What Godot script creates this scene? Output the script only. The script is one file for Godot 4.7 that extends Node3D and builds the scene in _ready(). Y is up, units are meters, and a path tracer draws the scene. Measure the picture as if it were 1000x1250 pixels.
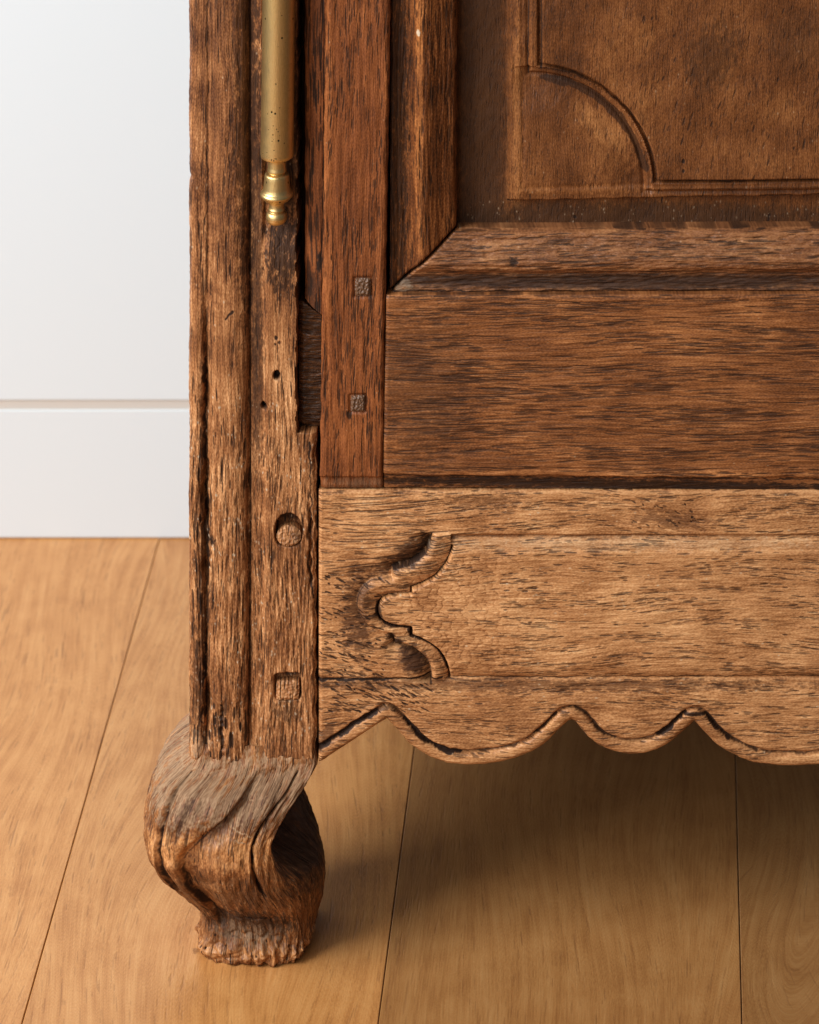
extends Node3D

# Measures: one picture unit of the front of the armoire is S metres; the front of the corner post is z = 0, the floor y = 0.
const S := 0.00055
const D := 2.4
const VX := 835.0
const VY := -1600.0
const FOOT_Y := 1175.0

# ---------------------------------------------------------------- wood: colour, relief and gloss of one board
class Wood:
	var p: Dictionary
	var W: int
	var H: int
	var k: float
	var x0: float
	var y0: float
	var vert: bool
	var tone := PackedFloat32Array()
	var hgt := PackedFloat32Array()
	var st := PackedFloat32Array()
	var dk := PackedFloat32Array()
	var du := PackedFloat32Array()
	var color: Image
	var relief: Image
	var nw: FastNoiseLite
	var nb: FastNoiseLite
	var rng := RandomNumberGenerator.new()
	var wa: float
	var wf: float
	var wg: float

	func _init(q: Dictionary) -> void:
		p = q
		k = q.get("k", 0.6)
		x0 = q.x0
		y0 = q.y0
		W = int(ceil((q.x1 - q.x0) / k))
		H = int(ceil((q.y1 - q.y0) / k))
		vert = q.get("vert", true)
		rng.seed = q.seed
		wa = q.get("warp", 6.0)
		wf = q.get("warp_f", 0.006)
		wg = q.get("warp_g", 0.02)
		nw = noise(1)
		nb = noise(2, 3)

	func noise(n: int, octaves := 1) -> FastNoiseLite:
		var f := FastNoiseLite.new()
		f.seed = int(p.seed) * 31 + n
		f.noise_type = FastNoiseLite.TYPE_SIMPLEX
		f.frequency = 1.0
		f.fractal_type = FastNoiseLite.FRACTAL_FBM if octaves > 1 else FastNoiseLite.FRACTAL_NONE
		f.fractal_octaves = octaves
		return f

	func run() -> void:
		base()
		pores(p.get("pores", []))
		for op in p.get("ops", []):
			match op[0]:
				"blob": blob(op)
				"line": line(op)
				"pores": pores([op[1]])
				"dust": dust(op)
		compose()

	func base() -> void:
		var n := W * H
		tone.resize(n); hgt.resize(n); st.resize(n); dk.resize(n); du.resize(n)
		var n1 := noise(3, 2)
		var n2 := noise(4)
		var n3 := noise(5)
		var n4 := noise(6, 3)
		var n5 := noise(7)
		var n6 := noise(8)
		var n7 := noise(9)
		var lines: float = p.get("lines", 0.10)
		var speck: float = p.get("speck", 0.16)
		var lf: float = p.get("line_f", 0.8)
		var ripple: Array = p.get("ripple", [])
		var s1: float = p.get("streak", 0.25)
		var s2: float = p.get("fine", 0.16)
		var s3: float = p.get("fibre", 0.12)
		var s4: float = p.get("mottle", 0.2)
		var rough: float = p.get("rough", 0.0)      # torn fibres
		var la: float = p.get("along", 0.006)
		var lc: float = p.get("across", 0.13)
		var ring: float = p.get("ring", 0.0)
		var rf: float = p.get("ring_f", 0.08)
		for j in H:
			var y := y0 + j * k
			for i in W:
				var x := x0 + i * k
				var a := y if vert else x
				var c := x if vert else y
				var cw := c + wa * nw.get_noise_2d(a * wf, c * wg)
				var f2 := n2.get_noise_2d(a * 0.007, cw * 0.42)
				var f3 := n3.get_noise_2d(a * 0.018, cw * 1.0)
				var t := 0.5 + s1 * n1.get_noise_2d(a * la, cw * lc) + s2 * f2 + s3 * f3 + s4 * n4.get_noise_2d(x * 0.011, y * 0.011)
				if ring > 0.0:
					var r := fposmod(cw * rf + 0.3 * n1.get_noise_2d(a * 0.004 + 9.0, c * 0.03), 1.0)
					t += ring * (0.5 - r * r)
				var h := 0.62 + 0.08 * f2 + 0.12 * f3
				if rough > 0.0:
					var g := n5.get_noise_2d(a * 0.11, cw * 0.62)
					t += rough * 0.10 * g
					h += rough * 0.12 * g
				var v6 := n6.get_noise_2d(a * 0.008 * (lf + 0.5), cw * lf)
				var l6 := maxf(0.0, 1.0 - absf(v6) * 6.0) * clampf(0.6 + 1.4 * f2, 0.0, 1.3)
				var w6 := n7.get_noise_2d(a * 0.20, cw * 0.62) + 0.5 * (rng.randf() - 0.5)
				t += speck * w6 - lines * 1.6 * l6
				h += speck * 0.35 * w6 - lines * 0.9 * l6
				if ripple.size():      # the scale-like figure of a flat-sawn face
					var rx: float = x - ripple[0]
					var ry: float = (y - ripple[1]) * 1.25
					var fade: float = smoothstep(ripple[3], ripple[2], x) * smoothstep(ripple[2] - 60.0, ripple[2] - 30.0, x) * smoothstep(672.0, 682.0, y) * smoothstep(826.0, 812.0, y)
					if fade > 0.0:
						var q := fposmod(sqrt(rx * rx + ry * ry) / 13.0 + 0.5 * n1.get_noise_2d(x * 0.03, y * 0.05) + 0.35 * n4.get_noise_2d(x * 0.02 + 7.0, y * 0.12), 1.0)
						t += fade * (0.16 * (0.55 - q) - 0.3 * pow(q, 6.0))
						h += fade * (0.12 * (q - 0.5) - 0.3 * pow(q, 8.0))
				tone[j * W + i] = t
				hgt[j * W + i] = h

	func shift(a: float, c: float) -> float:
		return wa * nw.get_noise_2d(a * wf, c * wg)

	# short dark vessels along the grain: each entry count, length, width, dark, depth, clump, rect
	func pores(list: Array) -> void:
		for q in list:
			var r: Array = q.get("rect", [x0, y0, x0 + W * k, y0 + H * k])
			var clump: float = q.get("clump", 0.0)
			for n in int(q.n):
				var x := rng.randf_range(r[0], r[2])
				var y := rng.randf_range(r[1], r[3])
				var a := y if vert else x
				var c := x if vert else y
				var w0 := shift(a, c)
				if clump > 0.0 and nb.get_noise_2d(a * q.get("ca", 0.006), (c + w0) * q.get("cc", 0.09)) < rng.randf_range(-0.5, 0.5) * (1.0 - clump) + 0.12 * clump:
					continue
				var length: float = q.len * rng.randf_range(0.4, 1.5)
				var wid: float = q.wid * rng.randf_range(0.6, 1.3)
				var dark: float = q.dark * rng.randf_range(0.5, 1.1)
				var dep: float = q.get("depth", 0.3) * rng.randf_range(0.6, 1.1)
				var tilt: float = q.get("tilt", 0.0) + rng.randf_range(-1, 1) * q.get("jit", 0.03)
				var tint: float = q.get("tint", 0.0)
				var steps := int(length / k) + 1
				for s in steps:
					var u := (s + 0.5) / steps
					var aa := a + u * length
					var cc := c - (shift(aa, c) - w0) + tilt * u * length
					var half := wid * 0.5 * sqrt(sin(PI * u)) + 0.05
					var lo := int(floor(((cc - half) - (x0 if vert else y0)) / k))
					var hi := int(floor(((cc + half) - (x0 if vert else y0)) / k)) + 1
					var along := int((aa - (y0 if vert else x0)) / k)
					if along < 0 or along >= (H if vert else W): continue
					for m in range(lo, hi + 1):
						if m < 0 or m >= (W if vert else H): continue
						var pos := (m + 0.5) * k + (x0 if vert else y0)
						var cover := clampf((half - absf(pos - cc)) / k + 0.5, 0.0, 1.0)
						if cover <= 0.0: continue
						var at := along * W + m if vert else m * W + along
						if tint != 0.0:
							tone[at] += tint * cover
							hgt[at] += 0.12 * signf(tint) * cover
						else:
							dk[at] = maxf(dk[at], dark * cover)
							hgt[at] -= dep * cover

	# soft patch: ["blob", x, y, rx, ry, turn, amount, kind, edge]; kind: stain_shade / tone / dust_glint / dark
	func blob(o: Array) -> void:
		var cx: float = o[1]
		var cy: float = o[2]
		var rx: float = o[3]
		var ry: float = o[4]
		var cs := cos(float(o[5]))
		var sn := sin(float(o[5]))
		var amount: float = o[6]
		var kind: String = o[7]
		var edge: float = o[8] if o.size() > 8 else 0.6
		var reach := maxf(rx, ry) * 1.5
		for j in range(maxi(0, int((cy - reach - y0) / k)), mini(H, int((cy + reach - y0) / k) + 1)):
			for i in range(maxi(0, int((cx - reach - x0) / k)), mini(W, int((cx + reach - x0) / k) + 1)):
				var dx := x0 + i * k - cx
				var dy := y0 + j * k - cy
				var u := (dx * cs + dy * sn) / rx
				var v := (-dx * sn + dy * cs) / ry
				var d := 1.0 - (u * u + v * v)
				if d < -1.2: continue
				var a := (y0 + j * k) if vert else (x0 + i * k)
				var c := (x0 + i * k) if vert else (y0 + j * k)
				d += edge * (nb.get_noise_2d(a * 0.05, c * 0.11) + 0.6 * nb.get_noise_2d(a * 0.16 + 5.0, c * 0.5))
				var g := smoothstep(-0.1, 0.8, d) * amount
				var at := j * W + i
				match kind:
					"stain_shade": st[at] = minf(1.0, st[at] + g * (1.0 - st[at]))
					"tone": tone[at] += g
					"dust": du[at] = minf(1.0, du[at] + g)
					"dark": dk[at] = maxf(dk[at], g)
					"worm":
						dk[at] = maxf(dk[at], g); hgt[at] -= 0.5 * g

	# crack, dirt, painted shadow or highlight line: ["line", [x, y, x, y ...], width, amount, depth, wander, gaps, kind]
	func line(o: Array) -> void:
		var q: Array = o[1]
		var width: float = o[2]
		var gaps: float = o[6]
		var kind: String = o[7] if o.size() > 7 else "dark"
		var run_ := rng.randf() * 100.0
		for s in range(0, q.size() - 2, 2):
			var a := Vector2(q[s], q[s + 1])
			var b := Vector2(q[s + 2], q[s + 3])
			var dir := (b - a).normalized()
			var side := dir.orthogonal()
			var steps := int(a.distance_to(b) / (k * 0.7)) + 1
			for t in steps:
				run_ += k * 0.7
				var wob: float = nb.get_noise_2d(run_ * 0.05, 3.0)
				var wd := width * (0.8 + 0.5 * nb.get_noise_2d(run_ * 0.022, 40.0) + 0.16 * nb.get_noise_2d(run_ * 0.3, 80.0)) - gaps * width * 1.9 * smoothstep(0.0, 0.5, nb.get_noise_2d(run_ * 0.012, 20.0) + 0.12)
				if wd <= 0.15: continue
				var c: Vector2 = a.lerp(b, (t + 0.5) / steps) + side * wob * float(o[5])
				var r := wd * 0.5
				for j in range(int((c.y - r - y0) / k) - 1, int((c.y + r - y0) / k) + 2):
					if j < 0 or j >= H: continue
					for i in range(int((c.x - r - x0) / k) - 1, int((c.x + r - x0) / k) + 2):
						if i < 0 or i >= W: continue
						var cover := clampf((r - Vector2(x0 + (i + 0.5) * k, y0 + (j + 0.5) * k).distance_to(c)) / 1.1 + 0.5, 0.0, 1.0)
						if cover <= 0.0: continue
						var at := j * W + i
						var old := dk[at]
						match kind:
							"dust": du[at] = maxf(du[at], cover * float(o[3]))
							"tone": tone[at] += (float(o[3]) * cover) * 0.2
							_:
								dk[at] = maxf(old, cover * float(o[3]))
								if dk[at] > old: hgt[at] -= (dk[at] - old) * float(o[4])

	# pale specks, dust and glints painted into the colour: ["dust", count, size, [rect], amount]
	func dust(o: Array) -> void:
		var r: Array = o[3]
		for n in int(o[1]):
			var x := rng.randf_range(r[0], r[2])
			var y := rng.randf_range(r[1], r[3])
			if nb.get_noise_2d(x * 0.03, y * 0.03) < rng.randf_range(-0.3, 0.4): continue
			var rad: float = o[2] * rng.randf_range(0.4, 1.2)
			var lx := rad * (1.0 if vert else 1.8)
			var ly := rad * (1.8 if vert else 1.0)
			for j in range(maxi(0, int((y - ly - y0) / k)), mini(H, int((y + ly - y0) / k) + 2)):
				for i in range(maxi(0, int((x - lx - x0) / k)), mini(W, int((x + lx - x0) / k) + 2)):
					var d := 1.2 - Vector2((x0 + i * k - x) / lx, (y0 + j * k - y) / ly).length()
					if d > 0.0: du[j * W + i] = maxf(du[j * W + i], minf(1.0, d) * float(o[4]))

	func compose() -> void:
		var pal: Array = p.pal     # dark, mid, light, pore, stain_shade, dust_glint as [r, g, b] 0..255
		var a: Vector3 = pal[0]
		var b: Vector3 = pal[1]
		var c: Vector3 = pal[2]
		var pore: Vector3 = pal[3]
		var stain_shade: Vector3 = pal[4]
		var dust_glint_rgb: Vector3 = pal[5]
		var r0: float = p.get("gloss", 0.5)
		var cont: float = p.get("contrast", 1.0)
		var rgb := PackedByteArray()
		rgb.resize(W * H * 3)
		var hr := PackedByteArray()
		hr.resize(W * H * 3)
		for i in W * H:
			var t := clampf(0.5 + (tone[i] - 0.5) * cont, -0.25, 1.25)
			var v := a.lerp(b, t * 2.0) if t < 0.5 else b.lerp(c, t * 2.0 - 1.0)
			v = v.lerp(stain_shade, st[i]).lerp(pore, minf(dk[i], 1.0)).lerp(dust_glint_rgb, du[i] * clampf(0.3 + 1.1 * t, 0.25, 1.1))
			rgb[i * 3] = clampi(int(v.x), 0, 255)
			rgb[i * 3 + 1] = clampi(int(v.y), 0, 255)
			rgb[i * 3 + 2] = clampi(int(v.z), 0, 255)
			hr[i * 3] = clampi(int(hgt[i] * 255.0), 0, 255)
			hr[i * 3 + 1] = clampi(int((r0 + 0.25 * (0.5 - t) + 0.25 * dk[i] + 0.3 * du[i] + 0.15 * st[i]) * 255.0), 40, 255)
		color = Image.create_from_data(W, H, false, Image.FORMAT_RGB8, rgb)
		relief = Image.create_from_data(W, H, false, Image.FORMAT_RGB8, hr)
		tone = PackedFloat32Array(); hgt = PackedFloat32Array(); st = PackedFloat32Array(); dk = PackedFloat32Array(); du = PackedFloat32Array()

	var made: StandardMaterial3D

	func material() -> StandardMaterial3D:
		if made: return made
		var m := StandardMaterial3D.new()
		made = m
		m.albedo_texture = ImageTexture.create_from_image(color)
		var t := ImageTexture.create_from_image(relief)
		m.heightmap_enabled = true
		m.heightmap_texture = t
		m.heightmap_scale = p.get("bump", 0.1)
		m.roughness_texture = t
		m.roughness_texture_channel = BaseMaterial3D.TEXTURE_CHANNEL_GREEN
		m.roughness = 1.0
		m.metallic_specular = p.get("spec", 0.34)
		return m

# ---------------------------------------------------------------- helpers
var wood := {}
var geo := FastNoiseLite.new()

func at(px: float, py: float, z := 0.0) -> Vector3:      # a measured point of the front, at depth z in metres
	var g := (D - z) / D
	return Vector3((VX - 500.0) * S + (px - VX) * S * g, (FOOT_Y - VY) * S - (py - VY) * S * g, z)

func span(a: float, b: float, step: float) -> PackedFloat32Array:
	var n := maxi(1, int(ceil((b - a) / step)))
	var out := PackedFloat32Array()
	for i in n + 1:
		out.append(lerpf(a, b, float(i) / n))
	return out

func table(x: float, t: PackedFloat32Array) -> float:    # x, y pairs, straight between
	if x <= t[0]: return t[1]
	for i in range(2, t.size(), 2):
		if x <= t[i]:
			return lerpf(t[i - 1], t[i + 1], (x - t[i - 2]) / maxf(t[i] - t[i - 2], 1e-6))
	return t[t.size() - 1]

func nz(x: float, y: float) -> float:
	return geo.get_noise_2d(x, y)

# a relief sheet of nu x nv points (px, py, mm before the plane), with edges back to `back` mm
func sheet(nu: int, nv: int, pts: PackedVector3Array, plane: float, back: float, w: Wood, uvp := PackedVector2Array()) -> ArrayMesh:
	var n := nu * nv
	var v := PackedVector3Array()
	var nn := PackedVector3Array()
	var uv := PackedVector2Array()
	var idx := PackedInt32Array()
	v.resize(n); nn.resize(n); uv.resize(n)
	var sx := w.W * w.k
	var sy := w.H * w.k
	for i in n:
		var q := pts[i]
		var o := at(q.x, q.y, plane * 0.001)
		o.z += q.z * 0.001
		v[i] = o
		var t := uvp[i] if uvp.size() else Vector2(q.x, q.y)
		uv[i] = Vector2((t.x - w.x0) / sx, (t.y - w.y0) / sy)
	for j in nv:
		for i in nu:
			var a := v[j * nu + maxi(i - 1, 0)]
			var b := v[j * nu + mini(i + 1, nu - 1)]
			var c := v[maxi(j - 1, 0) * nu + i]
			var d := v[mini(j + 1, nv - 1) * nu + i]
			nn[j * nu + i] = (d - c).cross(b - a).normalized()
	for j in nv - 1:
		for i in nu - 1:
			var a := j * nu + i
			idx.append_array(PackedInt32Array([a, a + 1, a + nu + 1, a, a + nu + 1, a + nu]))
	var loop := PackedInt32Array()
	for i in nu: loop.append(i)
	for j in range(1, nv): loop.append(j * nu + nu - 1)
	for i in range(nu - 2, -1, -1): loop.append((nv - 1) * nu + i)
	for j in range(nv - 2, -1, -1): loop.append(j * nu)
	for s in loop.size() - 1:
		var a := v[loop[s]]
		var b := v[loop[s + 1]]
		var a2 := Vector3(a.x, a.y, (plane + back) * 0.001)
		var b2 := Vector3(b.x, b.y, (plane + back) * 0.001)
		var f := (a2 - a).cross(b - a)
		if f.length() < 1e-12: continue
		f = -f.normalized()
		var m := v.size()
		v.append_array(PackedVector3Array([a, b, b2, a2]))
		nn.append_array(PackedVector3Array([f, f, f, f]))
		var ua := uv[loop[s]]
		var ub := uv[loop[s + 1]]
		uv.append_array(PackedVector2Array([ua, ub, ub + Vector2(0.01, 0.01), ua + Vector2(0.01, 0.01)]))
		idx.append_array(PackedInt32Array([m, m + 3, m + 2, m, m + 2, m + 1]))
	return arrays(v, nn, uv, idx)

func arrays(v: PackedVector3Array, nn: PackedVector3Array, uv: PackedVector2Array, idx: PackedInt32Array) -> ArrayMesh:
	var ar := []
	ar.resize(Mesh.ARRAY_MAX)
	ar[Mesh.ARRAY_VERTEX] = v
	ar[Mesh.ARRAY_NORMAL] = nn
	ar[Mesh.ARRAY_TEX_UV] = uv
	ar[Mesh.ARRAY_INDEX] = idx
	var m := ArrayMesh.new()
	m.add_surface_from_arrays(Mesh.PRIMITIVE_TRIANGLES, ar)
	return m

func put(called: String, mesh: Mesh, mat: Material, parent: Node, origin := Vector3.ZERO) -> MeshInstance3D:
	var o := MeshInstance3D.new()
	o.name = called
	o.mesh = mesh
	o.material_override = mat
	o.position = origin
	parent.add_child(o, true)
	return o

# a straight moulding: outline (2D, counter-clockwise) drawn along an axis between two ends; faces flat, sides share uv along/around
func drawn(outline: PackedVector2Array, along: Vector3, ax: Vector3, ay: Vector3, start: Vector3, length: float, us := 1.0, vs := 1.0) -> ArrayMesh:
	var t := SurfaceTool.new()
	t.begin(Mesh.PRIMITIVE_TRIANGLES)
	t.set_smooth_group(-1)
	var n := outline.size()
	var run_ := 0.0
	for i in n:
		var a := outline[i]
		var b := outline[(i + 1) % n]
		var e := a.distance_to(b)
		var p0 := start + ax * a.x + ay * a.y
		var p1 := start + ax * b.x + ay * b.y
		var q0 := p0 + along * length
		var q1 := p1 + along * length
		var c := [[p0, Vector2(run_ * us, 0)], [p1, Vector2((run_ + e) * us, 0)], [q1, Vector2((run_ + e) * us, length * vs)], [q0, Vector2(run_ * us, length * vs)]]
		var mid := (p0 + q1) * 0.5
		var center := start + along * length * 0.5
		for o in outline: center += (ax * o.x + ay * o.y) / n
		face(t, c, mid - center)
		run_ += e
	for side in 2:
		var tri := Geometry2D.triangulate_polygon(outline)
		for i in range(0, tri.size(), 3):
			var c := []
			for m in 3:
				var o := outline[tri[i + m]]
				c.append([start + ax * o.x + ay * o.y + along * length * side, o])
			face(t, c, along * (1.0 if side else -1.0))
	t.generate_normals()
	return t.commit()

func face(t: SurfaceTool, c: Array, outward: Vector3) -> void:
	var n: Vector3 = (c[1][0] - c[0][0]).cross(c[2][0] - c[0][0])
	var order := [0, 1, 2] if n.dot(outward) < 0.0 else [0, 2, 1]
	if c.size() == 4: order = [0, 1, 2, 0, 2, 3] if n.dot(outward) < 0.0 else [0, 2, 1, 0, 3, 2]
	for m in order:
		t.set_uv(c[m][1])
		t.add_vertex(c[m][0])

func box_outline(w: float, h: float, r: float) -> PackedVector2Array:
	return PackedVector2Array([Vector2(r, 0), Vector2(w - r, 0), Vector2(w, r), Vector2(w, h - r), Vector2(w - r, h), Vector2(r, h), Vector2(0, h - r), Vector2(0, r)])

func lathe(profile: PackedVector2Array, seg: int) -> ArrayMesh:        # (radius, height) from top down, around y
	var v := PackedVector3Array()
	var nn := PackedVector3Array()
	var uv := PackedVector2Array()
	var idx := PackedInt32Array()
	var m := profile.size()
	for j in m:
		var a := profile[maxi(j - 1, 0)]
		var b := profile[mini(j + 1, m - 1)]
		var d := (b - a).normalized()
		for i in seg + 1:
			var f := TAU * i / seg
			v.append(Vector3(cos(f) * profile[j].x, profile[j].y, sin(f) * profile[j].x))
			nn.append(Vector3(cos(f) * -d.y, d.x, sin(f) * -d.y).normalized())
			uv.append(Vector2(float(i) / seg, profile[j].y / 0.11))
	for j in m - 1:
		for i in seg:
			var a := j * (seg + 1) + i
			idx.append_array(PackedInt32Array([a + 1, a, a + seg + 1, a + 1, a + seg + 1, a + seg + 2]))
	return arrays(v, nn, uv, idx)

func group(called: String, parent: Node, where := Vector3.ZERO) -> Node3D:
	var o := Node3D.new()
	o.name = called
	o.position = where
	parent.add_child(o, true)
	return o

func tag(o: Node, label: String, category := "", kind := "") -> void:
	o.set_meta("label", label)
	if category: o.set_meta("category", category)
	if kind: o.set_meta("kind", kind)

func flat(c: Color, rough := 0.6) -> StandardMaterial3D:
	var m := StandardMaterial3D.new()
	m.albedo_color = c
	m.roughness = rough
	return m

# ---------------------------------------------------------------- scene
func _ready() -> void:
	camera_and_light()
	geo.seed = 5
	geo.noise_type = FastNoiseLite.TYPE_SIMPLEX
	geo.frequency = 1.0
	geo.fractal_type = FastNoiseLite.FRACTAL_NONE
	paint_wood()
	setting()
	armoire()

func camera_and_light() -> void:
	var cam := Camera3D.new()
	cam.name = "camera"
	cam.projection = Camera3D.PROJECTION_FRUSTUM
	cam.near = 0.05
	cam.far = 60.0
	cam.size = 1250.0 * S * cam.near / D
	cam.frustum_offset = Vector2((500.0 - VX) * S, (VY + 0.0 - 625.0) * S) * cam.near / D
	cam.position = Vector3((VX - 500.0) * S, (FOOT_Y - VY) * S, D)
	var at_ := CameraAttributesPhysical.new()
	at_.frustum_focal_length = 90.0
	at_.frustum_focus_distance = D
	at_.exposure_aperture = 6.5
	cam.attributes = at_
	add_child(cam)
	cam.current = true
	var env := Environment.new()
	env.background_mode = Environment.BG_COLOR
	env.background_color = Color(0.53, 0.535, 0.54)
	env.background_energy_multiplier = 0.42
	env.tonemap_mode = Environment.TONE_MAPPER_LINEAR
	env.tonemap_exposure = 1.0
	env.sdfgi_enabled = true
	env.ssao_enabled = true
	env.ssil_enabled = true
	var we := WorldEnvironment.new()
	we.name = "environment"
	we.environment = env
	add_child(we)
	# a tall window to the left and the bright side of the room behind the photographer
	for q in [["window_light", Vector2(1.3, 1.5), 9.2, Vector3(-1.8, 1.8, 0.95)], ["room_light", Vector2(2.6, 2.5), 5.0, Vector3(-1.7, 1.6, 2.7)]]:
		var lamp := AreaLight3D.new()
		lamp.name = q[0]
		lamp.area_size = q[1]
		lamp.light_color = Color(0.985, 0.985, 0.98)
		lamp.light_energy = q[2]
		lamp.area_range = 8.0
		lamp.area_attenuation = 2.0
		lamp.shadow_enabled = true
		add_child(lamp)
		lamp.look_at_from_position(q[3], Vector3(0.0, 0.25, 0.0))

func pal(d: Vector3, m: Vector3, l: Vector3, stain_shade := Vector3(52, 32, 20), dust_glint_rgb := Vector3(205, 190, 168), pore := Vector3(38, 22, 13)) -> Array:
	return [d, m, l, pore, stain_shade, dust_glint_rgb]

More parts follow.
